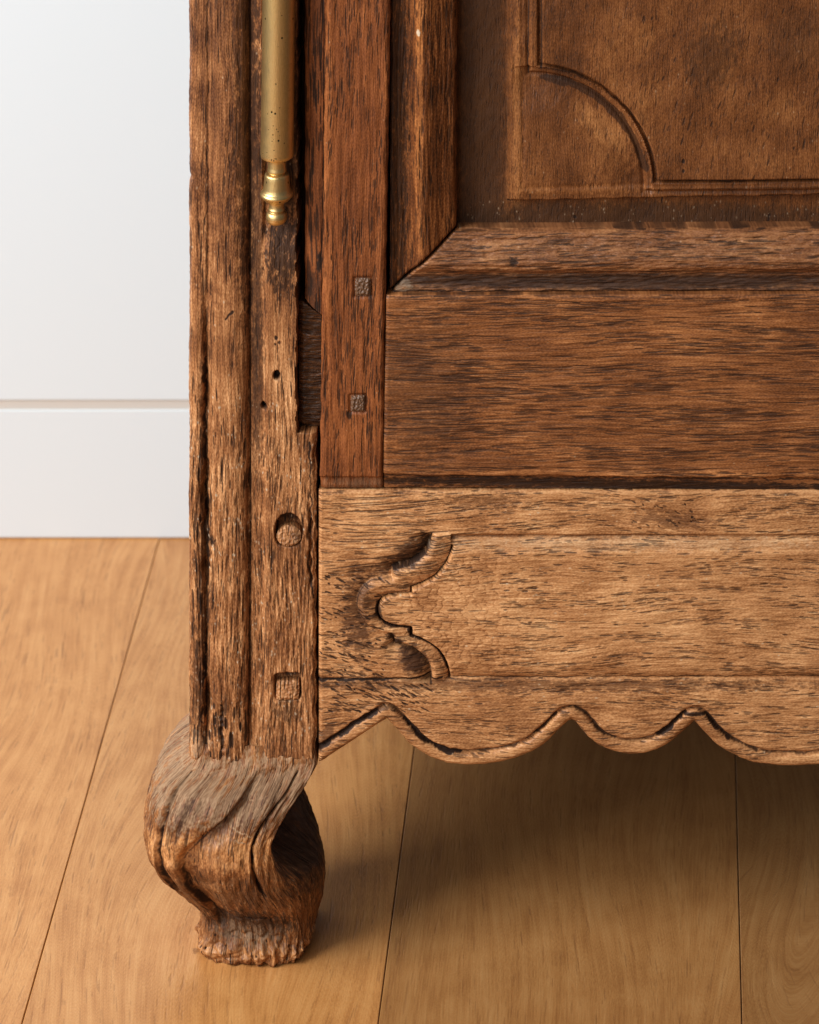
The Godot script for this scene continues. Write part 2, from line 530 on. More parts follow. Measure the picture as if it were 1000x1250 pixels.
func paint_wood() -> void:
	var jobs := {}
	# corner post
	jobs.post = Wood.new({"seed": 11, "x0": 196.0, "x1": 392.0, "y0": -150.0, "y1": 942.0, "pal": pal(Vector3(90, 53, 30), Vector3(152, 100, 61), Vector3(214, 160, 111)), "streak": 0.2, "fine": 0.14, "fibre": 0.12, "mottle": 0.26, "rough": 0.5, "warp": 4.0, "warp_f": 0.003, "bump": 0.075, "gloss": 0.44,
		 "pores": [{"n": 2200, "len": 20.0, "wid": 1.05, "dark": 0.92, "depth": 0.32, "clump": 0.4, "ca": 0.003, "cc": 0.05}, {"n": 1500, "len": 7.0, "wid": 0.9, "dark": 0.0, "tint": 0.26, "rect": [228, 480, 390, 940]}, {"n": 1000, "len": 9.0, "wid": 0.95, "dark": 0.65, "depth": 0.35, "rect": [228, 520, 390, 940]}],
		"ops": [
			["blob", 270, 40, 70, 380, 0.0, -0.26, "tone"], ["blob", 300, 90, 16, 320, 0.0, 0.55, "stain_shade", 0.7],
			["blob", 312, 250, 10, 300, 0.0, 0.5, "stain_shade", 0.6], ["blob", 345, 305, 24, 60, 0.0, 0.85, "stain_shade", 0.8], ["blob", 343, 150, 26, 170, 0.0, 0.8, "stain_shade", 0.4],
			["blob", 313, 470, 9, 120, 0.0, 0.4, "stain_shade", 0.6], ["blob", 344, 450, 18, 80, 0.0, 0.22, "tone", 0.4], ["blob", 345, 570, 28, 60, 0.0, 0.16, "tone", 0.5],
			["blob", 278, 640, 22, 240, 0.0, 0.10, "tone", 0.6], ["blob", 246, 680, 7, 230, 0.0, 0.4, "stain_shade", 1.2], ["blob", 241, 840, 9, 80, 0.0, 0.4, "stain_shade", 1.2],
			["line", [249, 440, 250, 560, 252, 640, 255, 700, 250, 790, 246, 880, 250, 915], 4.2, 0.95, 0.5, 3.0, 0.5], ["line", [251, 380, 251, 930], 1.6, 0.8, 0.4, 2.0, 0.2],
			["line", [304, -150, 304, 330, 305, 640, 302, 930], 2.4, 0.9, 0.4, 0.7, 0.12], ["line", [253, -150, 252, 400], 1.6, 0.6, 0.3, 3.0, 0.5], ["line", [323, 330, 324, 520], 1.5, 0.55, 0.3, 1.0, 0.3],
			["line", [378, 540, 380, 620, 377, 690, 383, 730], 3.0, 0.9, 0.4, 2.0, 0.5], ["line", [270, 860, 271, 930], 4.0, 0.9, 0.4, 3.0, 0.5], ["pores", {"n": 26, "len": 16.0, "wid": 3.0, "dark": 0.95, "depth": 0.5, "rect": [255, 850, 302, 925]}], ["pores", {"n": 34, "len": 20.0, "wid": 2.2, "dark": 0.9, "depth": 0.45, "rect": [234, 500, 258, 910]}], ["line", [276, 390, 284, 380], 3.5, 0.9, 0.3, 2.0, 0.1], ["line", [340, 210, 338, 330], 2.0, 0.7, 0.3, 6.0, 0.4],
			["blob", 338, 458, 5, 7, 0.0, 1.0, "worm", 0.3], ["blob", 322, 497, 4, 5, 0.0, 1.0, "worm", 0.3], ["blob", 337, 412, 2.2, 3, 0.0, 0.9, "worm", 0.5], ["blob", 341, 418, 2, 2.6, 0.0, 0.9, "worm", 0.5], ["blob", 336, 420, 1.6, 2, 0.0, 0.9, "worm", 0.5], ["blob", 258, 660, 5, 8, 0.0, 0.95, "worm", 0.6],
			["blob", 352, 634, 14, 10, 0.0, 0.75, "stain_shade", 0.3], ["blob", 352, 826, 14, 6, 0.0, 0.75, "stain_shade", 0.3], ["blob", 352, 866, 18, 16, 0.0, 0.5, "stain_shade", 1.2], ["blob", 300, 938, 90, 12, 0.0, 0.45, "dust", 0.8], ["blob", 243, 912, 16, 20, 0.0, 0.3, "dust", 0.9],  # both peg holes: the shadow under the rim painted dark
			["dust", 620, 1.05, [228, 480, 388, 935], 0.85], ["dust", 110, 1.0, [228, 0, 388, 480], 0.75]]})
	# apron
	var ops := [
		["blob", 450, 640, 60, 42, 0.0, 0.22, "tone", 0.5], ["blob", 700, 745, 190, 55, 0.0, 0.12, "tone", 0.5], ["blob", 690, 880, 330, 40, 0.0, -0.12, "tone", 0.6], ["blob", 820, 628, 90, 26, 0.0, -0.2, "tone", 0.8],
		["blob", 500, 676, 34, 17, -0.75, 0.75, "stain_shade", 0.6], ["blob", 470, 694, 26, 10, -0.4, 0.6, "stain_shade", 0.8], ["blob", 505, 806, 22, 20, 0.6, 0.85, "stain_shade", 0.5], ["blob", 484, 783, 9, 9, 0.0, 0.95, "dark", 0.6], ["blob", 478, 778, 7, 7, 0.0, 0.9, "dark", 0.6],
		["blob", 436, 752, 20, 64, 0.0, 0.6, "stain_shade", 0.9], ["blob", 515, 668, 12, 7, -0.9, 0.75, "dark", 0.8], ["blob", 463, 748, 4, 16, -0.2, 0.8, "dark", 0.6], ["blob", 500, 770, 4, 6, 0.0, 0.9, "dark", 0.5],  # dirt and shadow in the carved hollows, painted together
		["blob", 820, 634, 50, 12, 0.1, 0.28, "stain_shade", 1.3], ["blob", 590, 612, 60, 10, 0.0, 0.35, "stain_shade", 1.2], ["blob", 640, 837, 400, 8, 0.0, 0.4, "stain_shade", 0.8], ["blob", 396, 900, 10, 26, 0.6, 0.45, "stain_shade", 0.8], ["blob", 760, 664, 300, 9, 0.0, 0.22, "dust", 0.7],
		["line", [389, 831, 470, 830, 540, 827], 3.5, 0.95, 0.4, 1.5, 0.0], ["line", [540, 828, 700, 827, 1010, 825], 1.8, 0.75, 0.3, 1.5, 0.2], ["line", [547, 656, 700, 655, 1010, 653], 1.3, 0.45, 0.2, 1.0, 0.4],
		["line", [549, 675, 541, 691, 536, 697], 1.8, 0.9, 0.1, 0.6, 0.1, "dust"],  # highlight on the carved tip, painted as a pale line
		["pores", {"n": 420, "len": 7.0, "wid": 1.9, "dark": 0.9, "depth": 0.4, "tilt": 0.35, "jit": 0.15, "clump": 0.4, "rect": [390, 700, 470, 832]}], ["pores", {"n": 110, "len": 8.0, "wid": 1.9, "dark": 0.9, "depth": 0.4, "tilt": 0.4, "jit": 0.1, "rect": [400, 832, 520, 868]}],
		["pores", {"n": 34, "len": 4.0, "wid": 2.0, "dark": 0.85, "depth": 0.4, "tilt": 0.3, "jit": 0.3, "rect": [770, 610, 850, 645]}], ["pores", {"n": 64, "len": 60.0, "wid": 0.9, "dark": 0.85, "depth": 0.4, "tilt": -0.08, "jit": 0.02, "rect": [389, 605, 520, 700]}],
		["dust", 420, 1.0, [390, 600, 1010, 935], 0.75]]
	for q in [[INNER, 24, 54, 3.6, 0.95, 0.05], [INNER, 0, 24, 2.0, 0.7, 0.3], [INNER, 58, 74, 3.4, 0.75, 0.25], [OUTER, 0, 14, 3.0, 0.85, 0.3], [OUTER, 14, 38, 1.8, 0.7, 0.3], [OUTER, 38, 62, 2.6, 0.85, 0.2]]:  # edges of the carved end: dirt with the shadow painted in
		ops.append(["line", q[0].slice(q[1], q[2]), q[3], q[4], 0.1, 0.8, q[5]])
	for q in groove_runs():
		ops.append(["line", q[0], q[1], q[2], 0.35, 2.0, q[3]])
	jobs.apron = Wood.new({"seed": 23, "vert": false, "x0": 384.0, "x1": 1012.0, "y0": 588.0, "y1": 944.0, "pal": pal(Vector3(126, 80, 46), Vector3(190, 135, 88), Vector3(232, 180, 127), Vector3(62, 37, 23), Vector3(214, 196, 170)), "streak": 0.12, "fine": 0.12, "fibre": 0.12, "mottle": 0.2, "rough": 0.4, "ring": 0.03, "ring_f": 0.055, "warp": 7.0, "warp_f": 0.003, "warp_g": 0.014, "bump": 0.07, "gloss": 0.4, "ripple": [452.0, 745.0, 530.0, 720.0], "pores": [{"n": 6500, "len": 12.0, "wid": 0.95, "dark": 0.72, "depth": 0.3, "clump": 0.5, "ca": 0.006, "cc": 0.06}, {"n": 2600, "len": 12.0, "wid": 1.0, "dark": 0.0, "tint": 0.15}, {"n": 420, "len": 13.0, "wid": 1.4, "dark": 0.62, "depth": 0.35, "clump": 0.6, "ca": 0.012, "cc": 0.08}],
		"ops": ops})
	# door stile, moulding, rails, panel
	var red := pal(Vector3(76, 40, 20), Vector3(124, 70, 38), Vector3(168, 102, 58), Vector3(48, 28, 17))
	jobs.stile = Wood.new({"seed": 31, "x0": 386.0, "x1": 482.0, "y0": -20.0, "y1": 604.0, "pal": red, "streak": 0.14, "fine": 0.13, "fibre": 0.1, "mottle": 0.18, "rough": 0.25, "warp": 3.0, "warp_f": 0.003, "bump": 0.06, "gloss": 0.42,
		 "pores": [{"n": 1500, "len": 17.0, "wid": 1.0, "dark": 0.9, "depth": 0.28, "tilt": -0.04, "clump": 0.25, "ca": 0.004, "cc": 0.06}, {"n": 300, "len": 40.0, "wid": 1.1, "dark": 0.0, "tint": 0.12, "tilt": -0.04}], "ops": [["blob", 437, 640, 60, 58, 0.0, 0.85, "stain_shade", 0.2], ["blob", 437, 590, 60, 9, 0.0, 0.2, "dust", 0.9], ["blob", 400, 230, 7, 300, 0.0, 0.3, "tone", 0.5], ["blob", 440, 500, 40, 90, 0.0, 0.14, "tone", 0.5], ["blob", 426, 504, 4, 6, 0.0, 0.9, "worm", 0.6], ["dust", 40, 0.7, [390, 0, 480, 580], 0.5]]})  # pale left edge: wear and its highlight painted into the tone
	jobs.edge = Wood.new({"seed": 37, "x0": 364.0, "x1": 402.0, "y0": -20.0, "y1": 400.0, "pal": red, "streak": 0.16, "fine": 0.13, "fibre": 0.1, "warp": 3.0, "warp_f": 0.003, "bump": 0.07, "gloss": 0.42,
		 "pores": [{"n": 200, "len": 26.0, "wid": 1.8, "dark": 0.9, "depth": 0.35}], "ops": [["blob", 366, 180, 6, 260, 0.0, 0.9, "stain_shade", 0.3], ["line", [395, -20, 395, 390], 2.2, 0.9, 0.3, 1.0, 0.1], ["blob", 389, 322, 5, 14, 0.0, 1.0, "dark", 0.6], ["blob", 382, 360, 12, 30, 0.0, 0.5, "stain_shade", 1.0]]})
	jobs.vmould = Wood.new({"seed": 41, "x0": 470.0, "x1": 562.0, "y0": -20.0, "y1": 364.0, "pal": pal(Vector3(58, 31, 16), Vector3(110, 63, 33), Vector3(176, 112, 62)), "streak": 0.13, "fine": 0.12, "fibre": 0.1, "rough": 0.3, "warp": 4.0, "warp_f": 0.003, "bump": 0.06, "gloss": 0.34,
		 "pores": [{"n": 420, "len": 16.0, "wid": 1.3, "dark": 0.75, "depth": 0.3}], "ops": [["blob", 485, 150, 13, 260, 0.0, 0.72, "stain_shade", 0.7], ["blob", 512, 150, 6, 260, 0.0, 0.3, "tone", 0.5], ["line", [478, -20, 477, 350], 2.0, 0.9, 0.3, 1.0, 0.1], ["blob", 511, 40, 3, 5, 0.0, 0.8, "dust", 0.5]]})
	jobs.hmould = Wood.new({"seed": 43, "vert": false, "x0": 468.0, "x1": 1012.0, "y0": 280.0, "y1": 364.0, "pal": pal(Vector3(82, 48, 27), Vector3(134, 86, 53), Vector3(174, 122, 80), Vector3(48, 32, 24)), "streak": 0.22, "fine": 0.12, "fibre": 0.1, "rough": 0.25, "across": 0.12, "warp": 3.0, "warp_f": 0.003, "bump": 0.055, "gloss": 0.44,
		 "pores": [{"n": 640, "len": 24.0, "wid": 1.1, "dark": 0.75, "depth": 0.3}], "ops": [["blob", 740, 346, 400, 11, 0.0, 0.75, "stain_shade", 0.25], ["blob", 740, 329, 300, 4, 0.0, 0.25, "tone", 0.5], ["blob", 740, 306, 300, 15, 0.0, 0.05, "dust", 1.0], ["blob", 627, 319, 7, 6, 0.0, 0.9, "worm", 0.7], ["line", [860, 298, 900, 299], 1.8, 0.85, 0.3, 1.0, 0.4], ["line", [662, 301, 700, 302], 1.8, 0.85, 0.3, 1.0, 0.4], ["line", [560, 305, 600, 304], 1.6, 0.8, 0.3, 1.0, 0.4], ["line", [470, 358, 1012, 357], 2.2, 0.9, 0.3, 1.5, 0.1], ["blob", 490, 350, 14, 8, 0.0, 0.4, "dust", 0.8], ["dust", 60, 0.8, [480, 285, 1010, 335], 0.5]]})
	jobs.rail = Wood.new({"seed": 47, "vert": false, "x0": 462.0, "x1": 1012.0, "y0": 352.0, "y1": 606.0, "pal": pal(Vector3(76, 43, 23), Vector3(133, 82, 46), Vector3(184, 123, 75), Vector3(42, 26, 17)), "streak": 0.14, "fine": 0.12, "fibre": 0.1, "mottle": 0.18, "rough": 0.4, "across": 0.2, "warp": 4.0, "warp_f": 0.002, "bump": 0.065, "gloss": 0.46,
		 "pores": [{"n": 5600, "len": 22.0, "wid": 0.9, "dark": 0.78, "depth": 0.28, "clump": 0.15, "ca": 0.003, "cc": 0.05}, {"n": 700, "len": 40.0, "wid": 1.1, "dark": 0.0, "tint": 0.16}], "ops": [["blob", 740, 592, 400, 9, 0.02, 0.85, "stain_shade", 0.5], ["line", [466, 579, 700, 583, 1012, 586], 3.0, 0.8, 0.2, 2.0, 0.35], ["blob", 520, 470, 60, 110, 0.0, 0.25, "stain_shade", 0.8], ["blob", 860, 400, 120, 40, 0.0, 0.12, "tone", 0.6], ["blob", 740, 576, 300, 5, 0.01, 0.28, "tone", 0.8], ["dust", 60, 0.7, [470, 360, 1010, 600], 0.5]]})
	var cross := [["blob", 588, 130, 36, 400, 0.0, 0.75, "stain_shade", 0.25], ["blob", 780, 265, 320, 22, 0.0, 0.75, "stain_shade", 0.4], ["blob", 735, 150, 48, 17, 0.72, 0.3, "tone", 0.4], ["blob", 632, 150, 7, 160, 0.0, 0.3, "tone", 0.6], ["blob", 760, 120, 40, 120, 0.2, 0.18, "tone", 0.8], ["blob", 930, 150, 80, 60, 0.5, 0.12, "tone", 0.8], ["blob", 870, 60, 34, 50, 0.4, 0.45, "stain_shade", 0.9], ["blob", 970, 40, 40, 40, 0.0, 0.3, "stain_shade", 0.9], ["blob", 690, 40, 34, 90, 0.0, -0.16, "tone", 0.5], ["blob", 720, 226, 110, 7, 0.0, 0.2, "tone", 0.8],
		["line", [662, -20, 662, 78], 2.4, 0.9, 0.2, 1.0, 0.0], ["line", [646, -20, 645, 86], 2.2, 0.85, 0.2, 1.0, 0.05], ["line", [664, 76, 700, 82, 735, 99, 765, 125, 786, 155, 799, 190, 803, 214], 3.0, 0.6, 0.2, 1.5, 0.3], ["line", [660, 91, 696, 97, 725, 112, 755, 138, 774, 165, 788, 200], 11.0, 0.6, 0.05, 1.0, 0.15], ["line", [812, 214, 900, 214, 1012, 212], 2.0, 0.75, 0.2, 1.0, 0.1], ["line", [812, 224, 900, 223, 1012, 221], 1.4, 0.5, 0.2, 1.0, 0.2], ["line", [620, 243, 800, 239, 1012, 235], 3.0, 0.85, 0.2, 1.0, 0.0],  # last line: shadow below the raised edge, painted dark
		["blob", 834, 187, 2, 3, 0.0, 0.95, "worm", 0.4], ["blob", 834, 199, 2, 3, 0.0, 0.95, "worm", 0.4], ["line", [648, 232, 648, 243], 2.2, 0.9, 0.2, 1.0, 0.0], ["blob", 702, 264, 2.5, 2.5, 0.0, 0.95, "worm", 0.4], ["line", [940, 262, 932, 280], 3.0, 0.9, 0.2, 2.0, 0.1], ["dust", 200, 1.0, [560, 245, 1010, 284], 0.55], ["dust", 160, 0.9, [620, 0, 1010, 240], 0.4]]
	jobs.panel = Wood.new({"seed": 53, "x0": 550.0, "x1": 1012.0, "y0": -20.0, "y1": 292.0, "pal": pal(Vector3(66, 37, 18), Vector3(112, 67, 36), Vector3(160, 106, 62), Vector3(62, 39, 23)), "streak": 0.08, "fine": 0.07, "fibre": 0.06, "mottle": 0.2, "rough": 0.3, "along": 0.012, "across": 0.05, "warp": 3.0, "bump": 0.05, "gloss": 0.4, "lines": 0.05, "pores": [{"n": 2600, "len": 8.0, "wid": 0.9, "dark": 0.45, "depth": 0.25, "tilt": -0.1, "jit": 0.06}, {"n": 200, "len": 9.0, "wid": 2.0, "dark": 0.7, "depth": 0.25, "clump": 0.8, "tilt": -0.3, "rect": [780, 0, 1010, 240]}], "ops": cross})
	jobs.block = Wood.new({"seed": 59, "vert": false, "x0": 358.0, "x1": 396.0, "y0": 366.0, "y1": 534.0, "pal": pal(Vector3(46, 27, 15), Vector3(68, 42, 25), Vector3(116, 74, 44)), "streak": 0.3, "rough": 0.6, "bump": 0.1, "gloss": 0.4, "pores": [{"n": 160, "len": 16.0, "wid": 1.4, "dark": 0.7}], "ops": [["dust", 60, 0.9, [360, 380, 392, 528], 0.35]]})
	# foot: unrolled, 46 units to each of its fourteen sides; y = 275 - height
	jobs.foot = Wood.new({"seed": 61, "k": 0.55, "x0": 0.0, "x1": 644.0, "y0": 0.0, "y1": 276.0, "pal": pal(Vector3(74, 43, 24), Vector3(128, 81, 47), Vector3(188, 133, 84), Vector3(52, 36, 26), Vector3(174, 143, 112)), "streak": 0.18, "fine": 0.12, "fibre": 0.1, "mottle": 0.25, "rough": 0.4, "warp": 4.0, "warp_f": 0.003, "bump": 0.055, "gloss": 0.46, "lines": 0.06, "pores": [{"n": 1900, "len": 13.0, "wid": 1.2, "dark": 0.85, "depth": 0.4, "clump": 0.3, "ca": 0.02, "cc": 0.05}, {"n": 1300, "len": 9.0, "wid": 1.0, "dark": 0.0, "tint": 0.24}],
		"ops": [["blob", 300, 52, 300, 32, 0.0, 0.68, "dust", 1.5], ["blob", 300, 60, 240, 26, 0.0, 0.4, "stain_shade", 1.7], ["blob", 194, 110, 12, 70, 0.0, 0.3, "tone", 0.6], ["blob", 260, 112, 130, 26, 0.0, 0.42, "tone", 0.7], ["blob", 70, 120, 100, 100, 0.0, 0.75, "stain_shade", 0.5], ["blob", 255, 222, 80, 28, 0.0, 0.75, "stain_shade", 0.9], ["blob", 260, 170, 120, 26, 0.0, 0.3, "stain_shade", 1.2], ["blob", 300, 262, 340, 11, 0.0, 0.35, "tone", 1.2], ["blob", 262, 236, 50, 14, 0.0, 0.5, "dust", 1.4],  # side hollow: its shading painted over naturally dark wood
			["line", [207, 40, 212, 60, 220, 82, 225, 105, 225, 130, 220, 150, 213, 172], 4.2, 0.95, 0.4, 2.0, 0.0], ["line", [330, 42, 329, 120, 329, 170], 3.2, 0.95, 0.2, 1.2, 0.15], ["pores", {"n": 70, "len": 34.0, "wid": 2.4, "dark": 0.5, "depth": 0.2, "rect": [210, 36, 420, 84]}], ["line", [262, 50, 282, 85, 304, 122, 308, 170, 302, 220], 3.6, 0.85, 0.2, 1.5, 0.3], ["line", [232, 213, 285, 212], 3.0, 0.9, 0.3, 2.0, 0.1], ["line", [240, 240, 290, 243], 4.0, 0.8, 0.3, 3.0, 0.3], ["line", [375, 40, 385, 110], 2.6, 0.8, 0.3, 4.0, 0.3], ["line", [212, 44, 226, 66, 236, 62], 1.4, 0.8, 0.0, 4.0, 0.2, "dust"], ["line", [232, 92, 262, 84], 1.8, 0.95, 0.0, 3.0, 0.1, "dust"], ["line", [238, 99, 256, 95], 1.4, 0.9, 0.0, 2.0, 0.1, "dust"], ["line", [228, 48, 240, 60, 252, 60], 1.6, 0.9, 0.0, 2.0, 0.1, "dust"], ["line", [180, 38, 420, 40], 2.4, 0.8, 0.0, 3.0, 0.4, "dust"], 
			["pores", {"n": 60, "len": 3.5, "wid": 2.6, "dark": 0.95, "depth": 0.5, "rect": [120, 238, 440, 276]}], ["dust", 800, 1.0, [120, 30, 460, 200], 0.9], ["dust", 220, 1.2, [160, 200, 440, 276], 0.8]]})
	# floor boards; the shade towards the right is put into their palettes
	for b in 4:
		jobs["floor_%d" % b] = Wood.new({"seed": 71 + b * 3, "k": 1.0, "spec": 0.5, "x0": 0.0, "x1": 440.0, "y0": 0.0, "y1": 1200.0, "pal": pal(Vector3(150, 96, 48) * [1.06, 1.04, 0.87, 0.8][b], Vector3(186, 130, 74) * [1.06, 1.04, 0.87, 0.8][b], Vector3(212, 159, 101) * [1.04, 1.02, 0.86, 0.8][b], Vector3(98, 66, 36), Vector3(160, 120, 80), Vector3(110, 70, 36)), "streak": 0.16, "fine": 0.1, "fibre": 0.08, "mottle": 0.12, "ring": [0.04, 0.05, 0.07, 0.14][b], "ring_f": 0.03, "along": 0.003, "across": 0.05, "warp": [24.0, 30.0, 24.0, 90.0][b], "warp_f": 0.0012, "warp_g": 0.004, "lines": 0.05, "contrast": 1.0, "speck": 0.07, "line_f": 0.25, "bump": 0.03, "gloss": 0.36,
			"pores": [{"n": 2600, "len": 22.0, "wid": 1.2, "dark": 0.34, "depth": 0.3, "clump": 0.4, "ca": 0.002, "cc": 0.05}, {"n": 60, "len": 50.0, "wid": 1.6, "dark": 0.5, "depth": 0.3}],
			"ops": [["blob", 190, 1015, 9, 6, 0.4, 0.5, "dark", 1.4], ["blob", 205, 1008, 5, 4, 0.4, 0.45, "dark", 1.4]] if b == 1 else []})
	var list: Array = jobs.values()
	var task := WorkerThreadPool.add_group_task(func(i: int) -> void: list[i].run(), list.size(), -1, true)
	WorkerThreadPool.wait_for_group_task_completion(task)
	wood = jobs

func groove_runs() -> Array:      # dirt in the groove above the scalloped bead: points, width, strength, gaps
	var off := PackedFloat32Array()
	var out := []
	for r in [[392, 468, 7.0, 0.95, 0.3], [468, 480, 4.0, 0.5, 0.5], [480, 560, 7.5, 0.97, 0.12], [560, 640, 2.6, 0.6, 0.4], [640, 690, 5.0, 0.85, 0.45], [690, 722, 4.5, 0.75, 0.4], [722, 746, 5.0, 0.85, 0.4], [746, 810, 1.8, 0.5, 0.5], [810, 842, 7.0, 0.95, 0.25], [842, 880, 6.0, 0.9, 0.3], [880, 920, 4.0, 0.75, 0.5], [920, 1012, 2.0, 0.55, 0.5]]:
		var q := []
		for x in span(r[0], r[1], 4.0):
			var y := scallop(x)
			# step along the bead's own normal, then up over the cusps
			var n := Vector2(scallop(x - 2.0) - scallop(x + 2.0), 4.0).normalized()
			var c := Vector2(x, y) - n * 17.2
			if edge_distance(c.x, c.y) > 14.0:
				q.append_array([c.x, c.y])
		if q.size() > 3: out.append([q, r[2], r[3], r[4]])
	return out

const SCALLOP := [380.0, 940.0, 389.0, 934.0, 472.0, 879.5, 484.0, 893.0, 497.6, 908.0, 511.0, 919.0, 526.0, 927.6, 546.0, 934.0, 568.0, 936.3, 592.0, 935.3, 613.0, 932.0, 631.0, 927.5, 648.0, 921.0, 661.0, 913.0, 673.6, 902.0, 684.0, 891.0, 693.0, 882.8, 698.0, 881.0, 703.0, 884.0, 709.0, 892.0, 718.0, 902.5, 730.0, 911.5, 744.0, 918.0, 757.0, 921.7, 769.6, 923.0, 786.0, 921.8, 801.6, 917.5, 815.0, 911.0, 827.0, 902.0, 838.0, 891.5, 847.7, 882.5, 858.0, 894.0, 872.0, 908.5, 887.0, 919.5, 904.0, 927.6, 920.0, 933.0, 936.0, 936.0, 955.0, 937.3, 974.0, 937.3, 1000.0, 936.0, 1030.0, 930.0, 1060.0, 918.0, 1090.0, 898.0, 1106.0, 882.0, 1122.0, 898.0, 1160.0, 924.0]
var scallop_table := PackedFloat32Array(SCALLOP)

func scallop(x: float) -> float:
	return table(x, scallop_table)

func seg_distance(x: float, y: float, t: PackedFloat32Array, lo: int, hi: int) -> float:
	var best := 1e9
	for i in range(lo, hi, 2):
		var ax := t[i]
		var ay := t[i + 1]
		var bx := t[i + 2] - ax
		var by := t[i + 3] - ay
		var u := clampf(((x - ax) * bx + (y - ay) * by) / (bx * bx + by * by), 0.0, 1.0)
		var dx := x - ax - bx * u
		var dy := y - ay - by * u
		best = minf(best, dx * dx + dy * dy)
	return sqrt(best)

func edge_distance(x: float, y: float) -> float:
	var lo := 0
	while lo < scallop_table.size() - 6 and scallop_table[lo + 2] < x - 34.0: lo += 2
	var hi := lo + 2
	while hi < scallop_table.size() - 2 and scallop_table[hi] < x + 34.0: hi += 2
	return seg_distance(x, y, scallop_table, lo, hi)

# ---------------------------------------------------------------- the place
func setting() -> void:
	var floor_ := group("floor", self)
	tag(floor_, "wide honey oak floorboards running back to the white wall", "", "structure")
	put("underfloor", drawn(PackedVector2Array([Vector2(-2, -0.05), Vector2(2.4, -0.05), Vector2(2.4, -0.016), Vector2(-2, -0.016)]), Vector3(0, 0, 1), Vector3(1, 0, 0), Vector3(0, 1, 0), Vector3(0, 0, -0.75), 2.6), flat(Color(0.12, 0.08, 0.05)), floor_)
	var mats := []
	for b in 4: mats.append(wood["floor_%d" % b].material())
	var seams := [-1225.0, -800.0, -375.0, 48.0, 471.5, 904.0, 1335.0, 1765.0, 2195.0]
	for b in seams.size() - 1:
		var x0: float = (seams[b] - 500.0) * S + 0.0003
		var x1: float = (seams[b + 1] - 500.0) * S - 0.0003
		var t := SurfaceTool.new()
		t.begin(Mesh.PRIMITIVE_TRIANGLES)
		t.set_smooth_group(-1)
		var w := x1 - x0
		var e := 0.0005
		var sec := [Vector2(0, -0.015), Vector2(0, -e), Vector2(e, 0), Vector2(w - e, 0), Vector2(w, -e), Vector2(w, -0.015)]
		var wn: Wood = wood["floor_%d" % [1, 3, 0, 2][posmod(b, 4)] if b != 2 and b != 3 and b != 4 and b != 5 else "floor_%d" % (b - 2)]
		for q in sec.size() - 1:
			var c := []
			for f in [[q, -0.56], [q + 1, -0.56], [q + 1, 1.75], [q, 1.75]]:
				var o: Vector2 = sec[f[0]]
				c.append([Vector3(x0 + o.x, o.y, f[1]), Vector2(o.x / S / 440.0, (f[1] + 0.57) / S / 1200.0)])
			face(t, c, Vector3(0, 1, 0) if q == 2 else Vector3(-1 if q < 2 else 1, 0.5, 0))
		t.generate_normals()
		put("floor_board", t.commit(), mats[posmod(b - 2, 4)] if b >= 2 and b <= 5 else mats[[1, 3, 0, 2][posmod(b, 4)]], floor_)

	var paint := flat(Color(0.85, 0.885, 0.91), 0.55)
	var zw := -0.55
	var top := at(0, 490, zw).y
	var low := at(0, 501, zw).y
	var wall := group("wall", self)
	tag(wall, "smooth white painted wall behind the armoire", "", "structure")
	put("wall_panel", drawn(box_outline(0.06, 2.6, 0.0015), Vector3(1, 0, 0), Vector3(0, 0, 1), Vector3(0, 1, 0), Vector3(-1.6, top, zw - 0.06), 3.9), paint, wall)
	put("shadow_gap_strip", drawn(box_outline(0.04, top + 0.05, 0.001), Vector3(1, 0, 0), Vector3(0, 0, 1), Vector3(0, 1, 0), Vector3(-1.6, -0.02, zw - 0.0415), 3.9), flat(Color(0.79, 0.77, 0.745), 0.7), wall)  # shadow line above the baseboard, painted as a flush beige strip
	var base := put("baseboard", drawn(box_outline(0.018, low - 0.001, 0.0004), Vector3(1, 0, 0), Vector3(0, 0, 1), Vector3(0, 1, 0), Vector3(-1.6, 0.001, zw - 0.0180), 3.9), paint, self)
	tag(base, "flat white baseboard along the foot of the white wall", "baseboard")

# ---------------------------------------------------------------- the armoire
func armoire() -> void:
	var a := group("armoire", self)
	tag(a, "antique brown oak armoire with scalloped apron, scroll foot and brass hinge", "armoire")
	corner_post(a)
	apron(a)
	foot(a)
	door(a)
	hinge(a)
	carcass(a)

const POST := [228.0, -13.0, 229.5, -7.5, 233.0, -4.2, 239.0, -2.4, 245.0, -2.6, 248.5, -4.2, 250.5, -6.6, 252.5, -5.0, 256.0, -1.8, 264.0, -0.2, 275.0, 0.6, 288.0, 0.5, 296.0, -0.8, 300.5, -2.8, 303.0, -6.2, 304.5, -6.8, 306.0, -4.6, 314.0, -3.6, 321.0, -3.0, 324.0, -1.0, 327.0, 0.0, 385.0, 0.2]
var post_table := PackedFloat32Array(POST)

